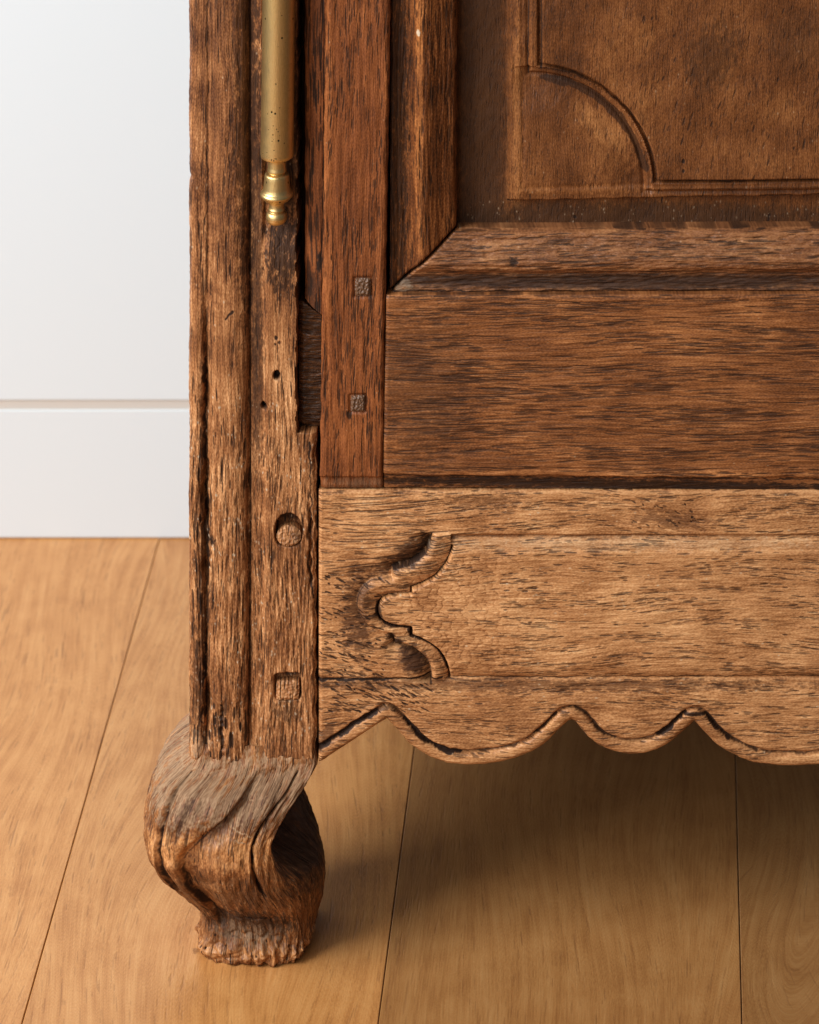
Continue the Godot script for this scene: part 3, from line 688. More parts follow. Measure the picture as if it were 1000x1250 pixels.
func post_z(x: float, y: float) -> float:
	var z := table(x + 0.5 * nz(y * 0.012, 3.0), post_table)
	if x > 240.0 and x < 258.0:
		z = lerpf(z, lerpf(-2.5, -1.3, (x - 240.0) / 18.0) - 0.7 * exp(-pow((x - 254.0) / 1.6, 2.0)), 1.0 - smoothstep(330.0, 430.0, y))
	# the hollow let in behind the hinge
	z -= 5.0 * smoothstep(319.0, 325.0, x) * (1.0 - smoothstep(262.0, 330.0, y))
	# rebate for the door
	var cut := 362.5 + 0.8 * nz(y * 0.03, 9.0)
	if x > cut and y < 528.0:
		return -48.0
	# grain ridges, worn lower down
	var worn := smoothstep(420.0, 760.0, y)
	worn *= 1.0 - 0.8 * smoothstep(890.0, 925.0, y)
	z += (0.18 + 0.3 * worn) * nz(x * 0.24, y * 0.02) + 0.14 * nz(x * 0.55, y * 0.05) * (0.6 + worn)
	# the split down the outer moulding
	var c := 251.0 + 3.5 * nz(y * 0.018, 5.0)
	var open := clampf(nz(y * 0.011, 17.0) * 1.2 + 0.35, 0.0, 1.0) * smoothstep(400.0, 520.0, y)
	z -= 4.5 * open * exp(-pow((x - c) / (1.6 + 2.6 * open), 2.0))
	c = 271.0 + 3.0 * nz(y * 0.03, 51.0)
	z -= 2.6 * smoothstep(850.0, 868.0, y) * exp(-pow((x - c) / 2.6, 2.0)) * (0.6 + 0.6 * nz(y * 0.1, 7.0))
	# splinter beside the apron
	c = 379.0 + 2.0 * nz(y * 0.05, 71.0)
	z -= 3.5 * exp(-pow((x - c) / 2.0, 2.0)) * smoothstep(600.0, 640.0, y) * (1.0 - smoothstep(690.0, 735.0, y))
	z = lerpf(z, maxf(z, -2.4), smoothstep(900.0, 930.0, y) * (1.0 - smoothstep(376.0, 382.0, x)) * smoothstep(246.0, 256.0, x))
	# holes: two pegs, two nails
	var r := Vector2((x - 352.5) / 17.0, (y - 647.0) / 20.0)
	var d := pow(pow(absf(r.x), 3.0) + pow(absf(r.y), 3.0), 1.0 / 3.0)
	if y < 647.0: d = r.length()
	z -= 9.0 * (1.0 - smoothstep(0.9, 1.04, d))
	r = Vector2((x - 351.5) / 16.5, (y - 838.0) / 16.5).rotated(0.06)
	d = pow(pow(absf(r.x), 6.0) + pow(absf(r.y), 6.0), 1.0 / 6.0)
	z -= 7.0 * (1.0 - smoothstep(0.9, 1.04, d))
	z -= 5.0 * (1.0 - smoothstep(0.5, 1.1, Vector2((x - 338.0) / 4.6, (y - 458.0) / 6.0).length()))
	z -= 5.0 * (1.0 - smoothstep(0.5, 1.1, Vector2((x - 322.0) / 4.0, (y - 497.0) / 4.6).length()))
	# rounded arris at the right and the ragged lower end
	z -= 2.2 * smoothstep(381.0, 386.0, x) + 2.5 * smoothstep(926.0, 938.0, y + 3.0 * nz(x * 0.09, 2.0))
	return z

func corner_post(a: Node3D) -> void:
	var w: Wood = wood.post
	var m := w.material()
	var ys := span(-150.0, 526.8, 1.7)
	ys.append_array(span(527.6, 938.0, 1.25))
	var depth := span(-86.0, -13.0, 6.0)
	var xs := span(228.0, 256.0, 0.9)
	xs.append_array(span(257.2, 362.2, 1.25))
	xs.append_array(span(363.0, 386.0, 1.1))
	var nu := depth.size() + xs.size()
	var pts := PackedVector3Array()
	var uvp := PackedVector2Array()
	for y in ys:
		var nick := 0.6 * nz(y * 0.012, 33.0) + 0.35 * nz(y * 0.11, 12.0) + 2.0 * exp(-pow((y - 222.0) / 6.0, 2.0))
		for z in depth:
			pts.append(Vector3(228.0 + nick, y, z + 0.5 * nz(y * 0.02, z)))
			uvp.append(Vector2(228.0 + (z + 13.0) / 0.55 * 0.4, y))
		for x in xs:
			var ragged := (1.5 * nz(y * 0.03, 60.0) + 0.45 * nz(y * 0.16, 61.0) - 0.5) * smoothstep(376.0, 386.0, x)
			pts.append(Vector3(x + nick * (1.0 - smoothstep(228.0, 246.0, x)) + ragged, y, post_z(x, y)))
			uvp.append(Vector2(x, y))
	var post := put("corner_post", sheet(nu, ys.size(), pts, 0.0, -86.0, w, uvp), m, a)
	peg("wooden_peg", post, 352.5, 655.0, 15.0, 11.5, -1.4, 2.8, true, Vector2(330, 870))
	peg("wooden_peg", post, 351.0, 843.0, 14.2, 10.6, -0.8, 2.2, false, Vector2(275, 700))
	# the let-in block beside the door
	var bx := span(363.5, 391.0, 1.5)
	var by := span(374.0, 527.0, 1.7)
	pts = PackedVector3Array()
	for y in by:
		for x in bx:
			var yy := maxf(y, 372.0 + maxf(0.0, (x - 366.0) * 0.75))
			pts.append(Vector3(x, yy, -7.0 + 0.5 * nz(x * 0.05, yy * 0.2) - 1.5 * smoothstep(370.0, 363.0, x) - 2.0 * smoothstep(520.0, 527.0, yy)))
	put("rebate_block", sheet(bx.size(), by.size(), pts, 0.0, -50.0, wood.block), wood.block.material(), post)

var peg_wood := flat(Color(0.385, 0.27, 0.185), 0.45)

# a peg's end: centre, half sizes, depth of its top edge and how far the lower edge comes forward
func peg(called: String, parent: Node, cx: float, cy: float, rx: float, ry: float, z: float, lift: float, round_: bool, tex: Vector2) -> void:
	var n := 26
	var pts := PackedVector3Array()
	var uvp := PackedVector2Array()
	for j in n:
		for i in n:
			var u := (i / (n - 1.0)) * 2.0 - 1.0
			var v := (j / (n - 1.0)) * 2.0 - 1.0
			var q := Vector2(u * sqrt(1.0 - v * v / 2.0), v * sqrt(1.0 - u * u / 2.0)) if round_ else Vector2(u, v) * (1.0 - 0.06 * u * u * v * v)
			var rim := maxf(absf(u), absf(v))
			var zz := z + lift * (0.5 + 0.5 * q.y) - 1.1 * smoothstep(0.72, 1.0, rim) + 0.4 * nz(q.x * 2.5 + cx, q.y * 2.5) + 0.08 * nz(q.x * 7.0 + cx, q.y * 7.0)
			pts.append(Vector3(cx + q.x * rx, cy + q.y * ry, zz))
			uvp.append(tex + q * Vector2(rx, ry))
	var w: Wood = wood.post
	put(called, sheet(n, n, pts, 0.0, -14.0, w, uvp), w.material() if parent.name == &"corner_post" else peg_wood, parent)

const OUTER := [527.0, 652.0, 524.0, 664.0, 520.0, 675.0, 511.0, 683.0, 499.6, 690.0, 489.0, 692.5, 479.0, 695.5, 478.5, 705.6, 466.0, 706.4, 453.5, 709.0, 444.0, 715.5, 439.0, 722.0, 436.3, 730.0, 435.7, 738.0, 438.0, 747.0, 442.0, 755.5, 448.0, 763.0, 456.0, 768.5, 466.0, 772.0, 478.0, 773.5, 481.0, 780.0, 482.0, 787.0, 489.0, 786.5, 497.0, 788.0, 506.0, 792.5, 514.0, 799.0, 521.0, 806.0, 525.0, 813.0, 526.0, 826.0, 526.0, 836.0]
const INNER := [551.0, 668.0, 548.6, 675.0, 545.0, 684.0, 540.0, 692.0, 533.0, 700.5, 525.5, 706.5, 514.0, 712.5, 501.5, 717.0, 501.0, 723.4, 486.0, 724.2, 473.7, 726.0, 466.0, 730.0, 462.0, 735.0, 460.0, 742.0, 460.7, 750.0, 464.0, 756.5, 471.0, 761.0, 478.0, 764.0, 485.0, 765.6, 501.0, 767.0, 501.5, 776.5, 514.0, 780.5, 525.5, 787.0, 534.0, 794.0, 540.0, 801.6, 544.0, 809.0, 546.5, 817.0, 547.0, 828.0]
var outer_pts := PackedFloat32Array(OUTER)
var inner_pts := PackedFloat32Array(INNER)
var outer_by_y := PackedFloat32Array()
var inner_by_y := PackedFloat32Array()

func by_y(t: PackedFloat32Array) -> PackedFloat32Array:
	var out := PackedFloat32Array()
	var last := -1e9
	for i in range(0, t.size(), 2):
		var y := maxf(t[i + 1], last + 0.2)
		last = y
		out.append_array(PackedFloat32Array([y, t[i]]))
	return out

func apron_z(x: float, y: float) -> float:
	var z := 0.5 * nz(x * 0.012, y * 0.03) + 0.16 * nz(x * 0.03, y * 0.22) + 0.10 * nz(x * 0.09, y * 0.5)
	# field and its mouldings, right of the carved end
	var field := 0.0
	if y < 652.0:
		field = 0.0
	elif y < 655.0:
		field = lerpf(0.0, -2.4, (y - 652.0) / 3.0)
	elif y < 671.0:
		var u := (y - 655.0) / 16.0
		field = -2.4 + 2.6 * u + 0.7 * sin(u * PI)
	elif y < 674.5:
		field = lerpf(0.2, 1.6, (y - 671.0) / 3.5)
	elif y < 808.0:
		field = 1.6
	elif y < 828.0:
		var u := (y - 808.0) / 20.0
		field = 1.6 - 3.6 * u * u
	elif y < 831.0:
		field = lerpf(-2.0, -0.9, (y - 828.0) / 3.0)
	else:
		field = -0.9 + 0.6 * smoothstep(831.0, 860.0, y)
	var ground := 0.0
	if y > 828.0: ground = -1.8 + 1.0 * smoothstep(829.0, 833.0, y) + 0.4 * smoothstep(831.0, 860.0, y)
	if x > 590.0 or y < 646.0 or y > 834.0:
		z += field if x > 535.0 else (ground if y > 828.0 else 0.0)
		if y > 834.0 and x <= 535.0: z += 0.0
	else:
		var ox := table(y, outer_by_y)
		var ix := table(y, inner_by_y)
		var od := seg_distance(x, y, outer_pts, 0, outer_pts.size() - 2)
		var id := seg_distance(x, y, inner_pts, 0, inner_pts.size() - 2)
		if y < 652.0:
			z += 0.0
		elif x < ox:
			var near := 1.0 - clampf(od / 34.0, 0.0, 1.0)
			var deep := 5.4 * smoothstep(708.0, 690.0, y) + 5.6 * smoothstep(772.0, 790.0, y) + 2.6
			z += ground - deep * near * near * near * smoothstep(0.0, 2.0, od + 1.0)
			if y > 780.0 and x > 480.0: z -= 2.2 * (1.0 - smoothstep(0.0, 9.0, Vector2(x - 486.0, y - 785.0).length()))
		elif x < ix and y < 829.0:
			# the fillet: a rounded band that falls towards a fine groove at the field
			var u := od / maxf(od + id, 0.01)
			z += -1.0 + 2.8 * sin(clampf(u * 3.0, 0.0, 1.0) * PI * 0.5) - 3.4 * pow(u, 2.4)
			if y > 772.0: z -= 0.6
		else:
			z += field - 5.6 * exp(-pow(id / 2.2, 2.0)) - 0.5 * exp(-id / 8.0)
			if y > 812.0 and x < ix + 8.0: z += 0.0
	# scalloped bead
	if y > 840.0:
		var d := edge_distance(x, y)
		if d < 24.0:
			var gd := 17.5 + 0.5 * nz(x * 0.03, 8.0)
			z -= (2.7 + 0.5 * nz(x * 0.03, 4.0)) * exp(-pow((d - gd) / 2.4, 2.0))
			if d < gd: z += -0.4 + 0.9 * sin(clampf(d / gd, 0.0, 1.0) * PI) - 2.4 * pow(1.0 - clampf(d / 6.0, 0.0, 1.0), 2.0)
	z -= 1.6 * (1.0 - smoothstep(389.0, 392.5, x)) + 1.2 * (1.0 - smoothstep(599.0, 603.0, y))
	return z

func apron(a: Node3D) -> void:
	outer_by_y = by_y(outer_pts)
	inner_by_y = by_y(inner_pts)
	var w: Wood = wood.apron
	var xs := span(389.0, 420.0, 1.2)
	xs.append_array(span(421.0, 560.0, 0.85))
	xs.append_array(span(561.2, 1010.0, 1.3))
	xs.append_array(span(1012.0, 1150.0, 2.2))
	var nv := 300
	var pts := PackedVector3Array()
	for j in nv:
		var t := float(j) / (nv - 1)
		for x in xs:
			var b := scallop(x)
			# even rows down to the step, then they follow the scallops
			var y := 599.0 + t * (b - 599.0)
			var even := 599.0 + t * 338.0
			if even < 842.0:
				y = even
			else:
				y = lerpf(842.0, b, (even - 842.0) / (937.0 - 842.0))
			pts.append(Vector3(x, y, apron_z(x, y)))
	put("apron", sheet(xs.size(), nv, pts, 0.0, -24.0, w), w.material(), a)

func door(a: Node3D) -> void:
	var o := group("door", a)
	# stile
	var w: Wood = wood.stile
	var ms := w.material()
	var ys := span(-150.0, 596.5, 1.7)
	var pts := PackedVector3Array()
	var n := 56
	for y in ys:
		var l := lerpf(398.0, 391.0, clampf(y / 580.0, -0.3, 1.05)) + 0.6 * nz(y * 0.03, 1.0)
		var r := lerpf(477.0, 467.0, clampf(y / 580.0, -0.3, 1.05)) + 0.6 * nz(y * 0.04, 2.0)
		for i in n:
			var u := float(i) / (n - 1)
			u = u - 0.045 * sin(u * TAU)      # closer together at the edges
			var x := lerpf(l, r, u)
			var z := 3.0 + 0.25 * nz(x * 0.1, y * 0.008) + 0.12 * nz(x * 0.5, y * 0.03)
			var e := minf(x - l, r - x)
			z -= 1.8 * pow(1.0 - clampf(e / 4.0, 0.0, 1.0), 2.0)
			for g in [[443.5, 348.0, 9.5, 10.5], [437.5, 490.0, 8.8, 9.6]]:
				if absf(y - g[1]) < 16.0:
					z -= 1.8 * exp(-pow((maxf(absf(x - g[0]) / g[2], absf(y - g[1]) / g[3]) - 1.06) / 0.13, 2.0))
			z -= 3.6 * smoothstep(579.5, 582.0, y + 0.8 * nz(x * 0.1, 5.0)) + 1.0 * smoothstep(592.0, 596.5, y)
			pts.append(Vector3(x, y, z))
	put("stile", sheet(n, ys.size(), pts, 0.0, -26.0, w), ms, o)
	# outer edge moulding of the stile, cut off slanting above the block
	w = wood.edge
	pts = PackedVector3Array()
	ys = span(-150.0, 391.0, 1.7)
	n = 20
	for y in ys:
		var shear := 371.0 + 0.6 * nz(y * 0.03, 7.0)
		for i in n:
			var u := float(i) / (n - 1)
			var x := lerpf(shear, 396.5 - clampf(y / 580.0, 0.0, 1.0) * 7.0 + 4.0, u)
			var stop := 366.0 + (x - 366.0) * 0.75
			pts.append(Vector3(x, minf(y, stop), -7.5 + 5.5 * sin(pow(u, 0.8) * PI * 0.62) + 0.25 * nz(x * 0.4, y * 0.02)))
	put("edge_moulding", sheet(n, ys.size(), pts, 0.0, -30.0, w), w.material(), o)
	# mouldings round the panel, mitred
	var prof := PackedFloat32Array([0.0, -11.0, 1.0, -8.4, 4.0, -7.0, 14.0, -4.8, 26.0, -1.6, 33.0, 0.2, 39.0, 0.9, 45.0, 0.6, 49.0, -0.8, 54.0, -3.2, 62.0, -4.2, 70.0, -4.0, 74.0, -3.4, 77.5, -2.6, 80.0, -3.4])
	w = wood.vmould
	pts = PackedVector3Array()
	var nd := 64
	var nl := 240
	for j in nl:
		for i in nd:
			var d := 80.0 * (1.0 - float(i) / (nd - 1))
			var stop := 282.5 + d * 0.92
			var y := lerpf(-150.0, stop, float(j) / (nl - 1))
			var z := table(d + 1.0 * nz(y * 0.01, 2.0), prof) + 0.25 * nz(d * 0.2, y * 0.012) + 0.14 * nz(d * 0.5, y * 0.04)
			z -= 1.4 * smoothstep(stop - 2.5, stop, y)
			pts.append(Vector3(557.0 - d * 1.0 - clampf(y / 580.0, 0.0, 1.0) * 2.5, y, z))
	put("moulding", sheet(nd, nl, pts, 0.0, -26.0, w), w.material(), o)
	w = wood.hmould
	pts = PackedVector3Array()
	nl = 420
	nd = 66
	for j in nd:
		var d := float(j) / (nd - 1) * 72.5
		for i in nl:
			var start := 556.5 - d * 1.1
			var x := lerpf(start, 1150.0, float(i) / (nl - 1))
			var dd := d * 80.0 / 72.5
			var z := table(dd + 1.2 * nz(x * 0.01, 22.0), prof) + 0.4 * nz(dd * 0.12, x * 0.01) + 0.3 * nz(dd * 0.3, x * 0.05)
			z -= 1.2 * (1.0 - smoothstep(start, start + 2.5, x))
			# worn pits on the upper slope
			z -= 0.5 * smoothstep(0.5, 0.8, nz(x * 0.03, dd * 0.13 + 40.0)) * smoothstep(2.0, 8.0, dd) * (1.0 - smoothstep(30.0, 40.0, dd))
			pts.append(Vector3(x, 286.5 + d - (x - 557.0) * 0.004, z))
	put("moulding", sheet(nl, nd, pts, 0.0, -26.0, w), w.material(), o)
	# bottom rail
	w = wood.rail
	pts = PackedVector3Array()
	var xs := span(0.0, 1.0, 1.0 / 400.0)
	ys = span(0.0, 1.0, 1.0 / 170.0)
	for v in ys:
		for u in xs:
			var y0 := 359.0 - u * 2.0
			var y1 := 596.0 + u * 4.5
			var y := lerpf(y0, y1, v)
			var x := lerpf(lerpf(477.0, 467.5, clampf(y / 580.0, 0.0, 1.0)) + 0.8, 1150.0, u)
			var z := 2.4 + 0.35 * nz(x * 0.006, y * 0.02) + 0.22 * nz(x * 0.015, y * 0.2) + 0.1 * nz(x * 0.04, y * 0.6)
			z -= 1.2 * (1.0 - smoothstep(y0, y0 + 3.0, y))
			var lip := y1 - 18.0 + 0.8 * nz(x * 0.02, 6.0)
			z -= 3.4 * smoothstep(lip - 1.0, lip + 2.0, y) + 0.8 * smoothstep(lip + 3.0, y1, y)
			z -= 0.9 * (1.0 - smoothstep(0.0, 0.004, u))
			pts.append(Vector3(x, y, z))
	put("rail", sheet(xs.size(), ys.size(), pts, 0.0, -26.0, w), w.material(), o)
	# fielded panel
	w = wood.panel
	pts = PackedVector3Array()
	xs = span(552.0, 1010.0, 1.3)
	xs.append_array(span(1012.0, 1150.0, 3.0))
	ys = span(-150.0, -22.0, 4.0)
	ys.append_array(span(-20.0, 292.0, 1.25))
	for y in ys:
		for x in xs:
			var z := 0.35 * nz(x * 0.012, y * 0.012) + 0.1 * nz(x * 0.06 + y * 0.02, y * 0.04) + 0.03 * nz(x * 0.22, y * 0.16)
			var ex := x - 621.0 + 0.8 * nz(y * 0.03, 1.0)
			var ey := 242.5 - (x - 620.0) * 0.02 - y + 0.8 * nz(x * 0.03, 1.0)
			var e := minf(ex, ey)
			z += 6.6 * smoothstep(-1.5, 3.5, e) + 0.9 * smoothstep(4.0, 16.0, e) - 0.5 * exp(-pow((e - 18.0) / 3.0, 2.0))
			# inner field with its concave corner
			var arc := Vector2(x - 650.0, y - 222.0).length() - 146.0
			var f := minf(minf(x - 655.0, 218.5 - (x - 800.0) * 0.008 - y), arc)
			z += 3.2 * smoothstep(5.5, 8.5, f) + 2.4 * smoothstep(-10.0, -5.5, f) - 2.8 * exp(-pow((f - 4.5) / 1.8, 2.0)) - 1.3 * exp(-pow((f + 10.0) / 2.6, 2.0))
			# the corner spandrel is dished towards the arc
			if arc < 0.0 and e > 0.0:
				z -= 3.4 * smoothstep(-62.0, -14.0, arc) * smoothstep(0.0, 30.0, e)
			pts.append(Vector3(x, y, z))
	put("panel", sheet(xs.size(), ys.size(), pts, -19.0, -8.0, w), w.material(), o)
	peg("wooden_peg", o, 443.5, 348.0, 9.5, 10.5, 3.6, 0.6, false, Vector2(313, 420))
	peg("wooden_peg", o, 437.5, 490.0, 8.8, 9.6, 3.6, 0.5, false, Vector2(313, 455))

# ---- the scroll foot: fourteen lines drawn through outlines at several heights (x, z in picture units)
const LEVELS := [262.0, 243.0, 232.0, 220.0, 200.0, 170.0, 140.0, 110.0, 80.0, 50.0, 30.0, 14.0, 0.0]
const RINGS := [
	[383, -130, 383, -70, 383, -30, 383, -9, 381, -5, 345, -5, 300, -5, 250, -8, 236, -22, 232, -70, 232, -130, 240, -150, 300, -152, 370, -150],
	[382, -130, 382, -70, 382, -30, 384, -8, 384, 0, 345, 2, 300, 2, 246, -2, 230, -20, 227, -70, 228, -130, 240, -151, 300, -152, 370, -150],
	[376, -130, 377, -70, 376, -26, 379, -2, 379, 6, 342, 9, 296, 10, 238, 5, 215, -18, 209, -70, 214, -130, 238, -152, 300, -154, 366, -150],
	[362, -125, 366, -65, 360, -18, 367, 2, 370, 14, 334, 29, 284, 33, 219, 23, 200, -14, 193, -70, 200, -126, 232, -152, 300, -154, 356, -148],
	[346, -120, 350, -60, 326, -14, 344, 12, 352, 30, 322, 44, 277, 48, 208, 37, 184, -6, 180, -66, 186, -124, 226, -150, 296, -152, 342, -144],
	[344, -116, 348, -60, 302, -12, 322, 22, 335, 42, 311, 50, 272, 54, 204, 42, 177, 4, 172, -60, 180, -120, 222, -146, 292, -148, 338, -138],
	[360, -112, 366, -60, 340, -14, 336, 18, 339, 40, 312, 51, 272, 54, 205, 42, 180, 8, 176, -56, 184, -114, 224, -140, 294, -142, 350, -134],
	[374, -108, 384, -60, 381, -20, 365, 14, 346, 35, 314, 42, 275, 42, 218, 30, 195, 4, 190, -50, 198, -106, 232, -132, 298, -134, 362, -128],
	[382, -104, 390, -58, 385, -24, 373, 2, 358, 20, 324, 27, 285, 25, 238, 12, 217, -12, 212, -54, 220, -100, 248, -124, 304, -126, 370, -122],
	[380, -100, 388, -56, 380, -26, 372, -8, 362, 4, 330, 6, 295, 4, 254, -6, 241, -28, 238, -60, 244, -98, 266, -118, 310, -120, 370, -116],
	[374, -98, 381, -54, 377, -26, 371, -8, 362, 1, 332, 6, 297, 5, 254, -5, 242, -30, 240, -60, 246, -96, 268, -114, 310, -116, 366, -112],
	[370, -96, 377, -52, 375, -24, 370, -6, 361, 4, 336, 11, 298, 11, 251, 0, 238, -28, 236, -60, 242, -96, 264, -114, 310, -116, 362, -112],
	[364, -94, 370, -52, 368, -26, 363, -10, 356, 0, 334, 7, 298, 7, 256, -4, 242, -30, 241, -60, 246, -94, 268, -110, 308, -112, 358, -108],
]

func catmull(a: Vector2, b: Vector2, c: Vector2, d: Vector2, t: float) -> Vector2:
	return b.lerp(c, t).lerp(b.cubic_interpolate(c, a, d, t), 0.62)

func foot(a: Node3D) -> void:
	var w: Wood = wood.foot
	var nu := 430
	var nv := 300
	var v := PackedVector3Array()
	var uv := PackedVector2Array()
	var kk := LEVELS.size()
	for j in nv:
		var y := 262.0 * (1.0 - float(j) / (nv - 1))
		var b := 0
		while b < kk - 2 and LEVELS[b + 1] > y: b += 1
		# hand-cut: the breaks between the faces follow the chisel, not a level line
		var t: float = (LEVELS[b] - y) / (LEVELS[b] - LEVELS[b + 1])
		var ring: Array[Vector2] = []
		for q in 14:
			var g: Array[Vector2] = []
			for l in [maxi(b - 1, 0), b, b + 1, mini(b + 2, kk - 1)]:
				g.append(Vector2(RINGS[l][q * 2], RINGS[l][q * 2 + 1]))
			ring.append(catmull(g[0], g[1], g[2], g[3], t))
		for i in nu + 1:
			var u := 14.0 * i / nu
			var q := int(u) % 14
			var f := u - floorf(u)
			var p := catmull(ring[(q + 13) % 14], ring[q], ring[(q + 1) % 14], ring[(q + 2) % 14], f)
			var e := catmull(ring[(q + 13) % 14], ring[q], ring[(q + 1) % 14], ring[(q + 2) % 14], minf(f + 0.04, 1.0)) - catmull(ring[(q + 13) % 14], ring[q], ring[(q + 1) % 14], ring[(q + 2) % 14], maxf(f - 0.04, 0.0))
			var out := Vector2(-e.y, e.x).normalized() * -1.0
			var on := smoothstep(240.0, 226.0, y) * smoothstep(98.0, 124.0, y)
			var d := 0.0
			# carved lines: beside the rim, between the lobes
			var ru := 4.5 + 0.38 * smoothstep(232.0, 175.0, y) - 0.25 * smoothstep(140.0, 105.0, y)
			d -= 6.5 * on * exp(-pow((u - ru) / 0.06, 2.0))
			var gu := 5.62 + 1.0 * smoothstep(228.0, 150.0, y)
			var gs := (u - gu) / (0.07 if u > gu else 0.42)
			d -= 13.0 * smoothstep(244.0, 215.0, y) * smoothstep(30.0, 70.0, y) * exp(-gs * gs)
			d += 3.5 * on * exp(-pow((u - gu - 0.55) / 0.3, 2.0))
			gs = (u - 7.15) / (0.06 if u > 7.15 else 0.2)
			d -= 10.0 * smoothstep(244.0, 215.0, y) * smoothstep(80.0, 110.0, y) * exp(-gs * gs)
			d -= 4.0 * smoothstep(246.0, 225.0, y) * smoothstep(150.0, 180.0, y) * exp(-pow((u - 8.25) / 0.14, 2.0))
			# furrows at the ankle
			var face_ := smoothstep(4.3, 4.9, u) * (1.0 - smoothstep(6.2, 6.7, u))
			d -= face_ * (2.6 * exp(-pow((y - 62.0 - 3.0 * nz(u * 2.0, 1.0)) / 2.2, 2.0)) + 2.4 * exp(-pow((y - 36.0 - 3.0 * nz(u * 2.0, 9.0)) / 2.6, 2.0)))
			# wear
			d += 1.4 * nz(u * 2.6, y * 0.035) + 0.7 * absf(nz(u * 4.0, y * 0.07 + 9.0)) + 0.25 * nz(u * 8.0, y * 0.02)
			d += (3.4 * nz(u * 2.2, y * 0.045 + 30.0) + 0.9 * nz(u * 3.7, y * 0.16)) * smoothstep(36.0, 14.0, y)
			var lift := (2.2 * nz(u * 1.9, 77.0) + 0.5 * nz(u * 5.0, 78.0) + 0.3) * smoothstep(14.0, 0.0, y)
			p += out * d
			v.append(Vector3((p.x - 500.0) * S, (y + maxf(lift, 0.0)) * S, p.y * S))
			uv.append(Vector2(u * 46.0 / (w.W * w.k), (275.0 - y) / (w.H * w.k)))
	var row := nu + 1
	var nn := PackedVector3Array()
	nn.resize(v.size())
	for j in nv:
		for i in row:
			var l := v[j * row + (i - 1 if i > 0 else nu - 1)]
			var r := v[j * row + (i + 1 if i < nu else 1)]
			var up := v[maxi(j - 1, 0) * row + i]
			var dn := v[mini(j + 1, nv - 1) * row + i]
			nn[j * row + i] = (up - dn).cross(r - l).normalized()
	var idx := PackedInt32Array()
	# rings run counter-clockwise seen from above (x to the right, z towards us)
	for j in nv - 1:
		for i in nu:
			var q := j * row + i
			idx.append_array(PackedInt32Array([q, q + row + 1, q + 1, q, q + row, q + row + 1]))
	# sole
	var c := v.size()
	v.append(Vector3((305 - 500.0) * S, 0.0012, -55 * S))
	nn.append(Vector3.DOWN)
	uv.append(Vector2(0.5, 1))
	for i in nu: idx.append_array(PackedInt32Array([(nv - 1) * row + i, c, (nv - 1) * row + i + 1]))
	put("scroll_foot", arrays(v, nn, uv, idx), w.material(), a)

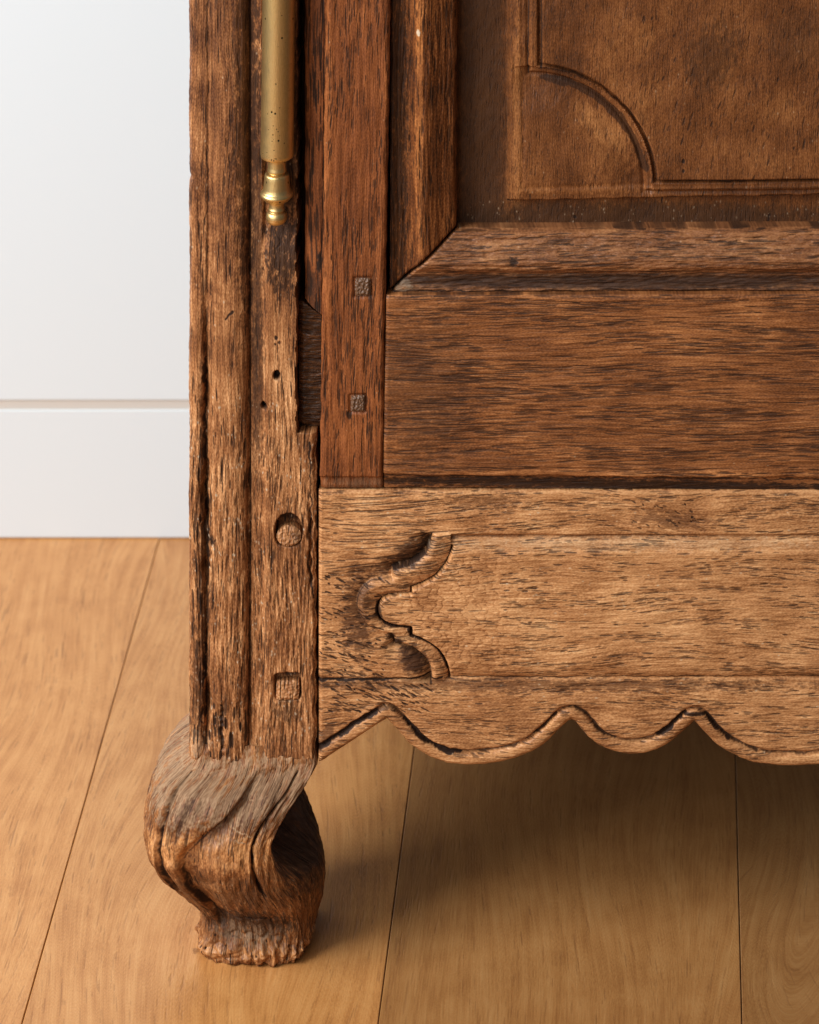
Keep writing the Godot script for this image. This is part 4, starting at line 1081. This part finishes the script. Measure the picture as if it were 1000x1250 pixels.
func hinge(a: Node3D) -> void:
	var brass := StandardMaterial3D.new()
	var n := 256
	var nb := FastNoiseLite.new()
	nb.seed = 3
	nb.frequency = 1.0
	var im := Image.create(n, n, false, Image.FORMAT_RGB8)
	var hr := Image.create(n, n, false, Image.FORMAT_RGB8)
	var rng := RandomNumberGenerator.new()
	rng.seed = 4
	for y in n:
		for x in n:
			var t := 0.5 + 0.35 * nb.get_noise_2d(x * 0.02, y * 0.02) + 0.25 * nb.get_noise_2d(x * 0.12, y * 0.1)
			var sp := smoothstep(0.5, 0.75, nb.get_noise_2d(x * 0.09 + 50.0, y * 0.08)) * 0.45
			var c := Color(0.78, 0.65, 0.42).lerp(Color(0.93, 0.82, 0.59), t).lerp(Color(0.26, 0.19, 0.09), sp)
			im.set_pixel(x, y, c)
			hr.set_pixel(x, y, Color(0.6 + 0.25 * nb.get_noise_2d(x * 0.4, y * 0.06) - sp * 0.3, 0.33 + 0.2 * (1.0 - t) + 0.3 * sp, 0))
	for s in 44:
		var x := rng.randi_range(0, n - 1) if s < 20 else rng.randi_range(52, 86)
		var y := rng.randi_range(0, n - 1) if s < 20 else rng.randi_range(108, 190)
		var r := rng.randf_range(0.5, 1.9)
		for j in range(-3, 4):
			for i in range(-3, 4):
				if Vector2(i * 0.8, j * 1.4).length() < r:
					im.set_pixel(posmod(x + i, n), posmod(y + j, n), Color(0.16, 0.12, 0.06))
					hr.set_pixel(posmod(x + i, n), posmod(y + j, n), Color(0.25, 0.85, 0))
	brass.albedo_texture = ImageTexture.create_from_image(im)
	var t2 := ImageTexture.create_from_image(hr)
	brass.roughness_texture = t2
	brass.roughness_texture_channel = BaseMaterial3D.TEXTURE_CHANNEL_GREEN
	brass.roughness = 1.0
	brass.metallic = 1.0
	brass.heightmap_enabled = true
	brass.heightmap_texture = t2
	brass.heightmap_scale = 0.02
	var z := 0.0045
	var h := group("hinge", a, at(337.6, 273.0, z))
	h.rotation.z = -0.0105
	tag(h, "long polished brass barrel hinge with turned finial")
	var k := S * (D - z) / D
	var barrel := PackedVector2Array()
	for q in [[0, -160], [19.6, -160], [19.8, 60], [20.0, 160], [20.3, 181], [20.3, 187.5], [19.6, 190.5], [17.5, 192.0], [0, 192.4]]:
		barrel.append(Vector2(q[0] * k, (273.0 - q[1]) * k))
	put("barrel", lathe(split(barrel), 64), brass, h, Vector3(0, 0, 0))
	var fin := PackedVector2Array()
	for q in [[0, 191], [11.4, 191], [11.0, 197], [11.1, 203], [11.8, 207.6], [11.4, 208.8], [10.0, 209.6], [10.2, 210.6], [13.4, 211.2], [14.7, 212.6], [15.2, 216], [15.7, 222], [16.4, 229], [17.4, 232.6], [19.6, 234.4], [20.2, 236.2], [20.1, 237.8], [18.6, 239.0], [17.4, 241.0], [14.6, 243.8], [11.0, 245.2], [9.3, 246.4], [9.0, 249.0], [9.2, 252.5], [10.2, 254.8], [10.0, 256.0], [8.8, 256.8], [9.4, 257.6], [11.4, 258.6], [12.5, 261.2], [12.9, 264.5], [12.2, 268.0], [10.2, 271.2], [6.6, 273.0], [0, 273.6]]:
		fin.append(Vector2(q[0] * k, (273.0 - q[1]) * k))
	put("finial", lathe(split(fin), 64), brass, h, Vector3(0, 0, 0))

func split(q: PackedVector2Array) -> PackedVector2Array:
	var out := PackedVector2Array()
	for i in q.size() - 1:
		var n := clampi(int(q[i].distance_to(q[i + 1]) / 0.0006), 2, 40)
		for t in n: out.append(q[i].lerp(q[i + 1], float(t) / n))
	out.append(q[q.size() - 1])
	return out

func carcass(a: Node3D) -> void:
	var old := flat(Color(0.33, 0.22, 0.13), 0.7)
	var x0 := at(231, 0).x
	var x1 := at(1150, 0).x
	var top := at(0, -150).y
	put("side_panel", drawn(box_outline(0.022, top - 0.145, 0.001), Vector3(0, 0, 1), Vector3(1, 0, 0), Vector3(0, 1, 0), Vector3(x0 + 0.004, 0.145, -0.50), 0.44), old, a)
	put("bottom_board", drawn(box_outline(x1 - x0 - 0.03, 0.02, 0.001), Vector3(0, 0, 1), Vector3(1, 0, 0), Vector3(0, 1, 0), Vector3(x0 + 0.028, 0.29, -0.49), 0.455), old, a)
	put("back_panel", drawn(box_outline(x1 - x0 - 0.03, top - 0.145, 0.001), Vector3(0, 0, 1), Vector3(1, 0, 0), Vector3(0, 1, 0), Vector3(x0 + 0.028, 0.145, -0.51), 0.018), old, a)
	put("gap_backing", drawn(box_outline(x1 - x0 - 0.03, top - 0.19, 0.001), Vector3(0, 0, 1), Vector3(1, 0, 0), Vector3(0, 1, 0), Vector3(x0 + 0.028, 0.19, -0.033), 0.002), flat(Color(0.2, 0.13, 0.08), 0.8), a)  # added dark sheet that keeps the gaps in the front dark
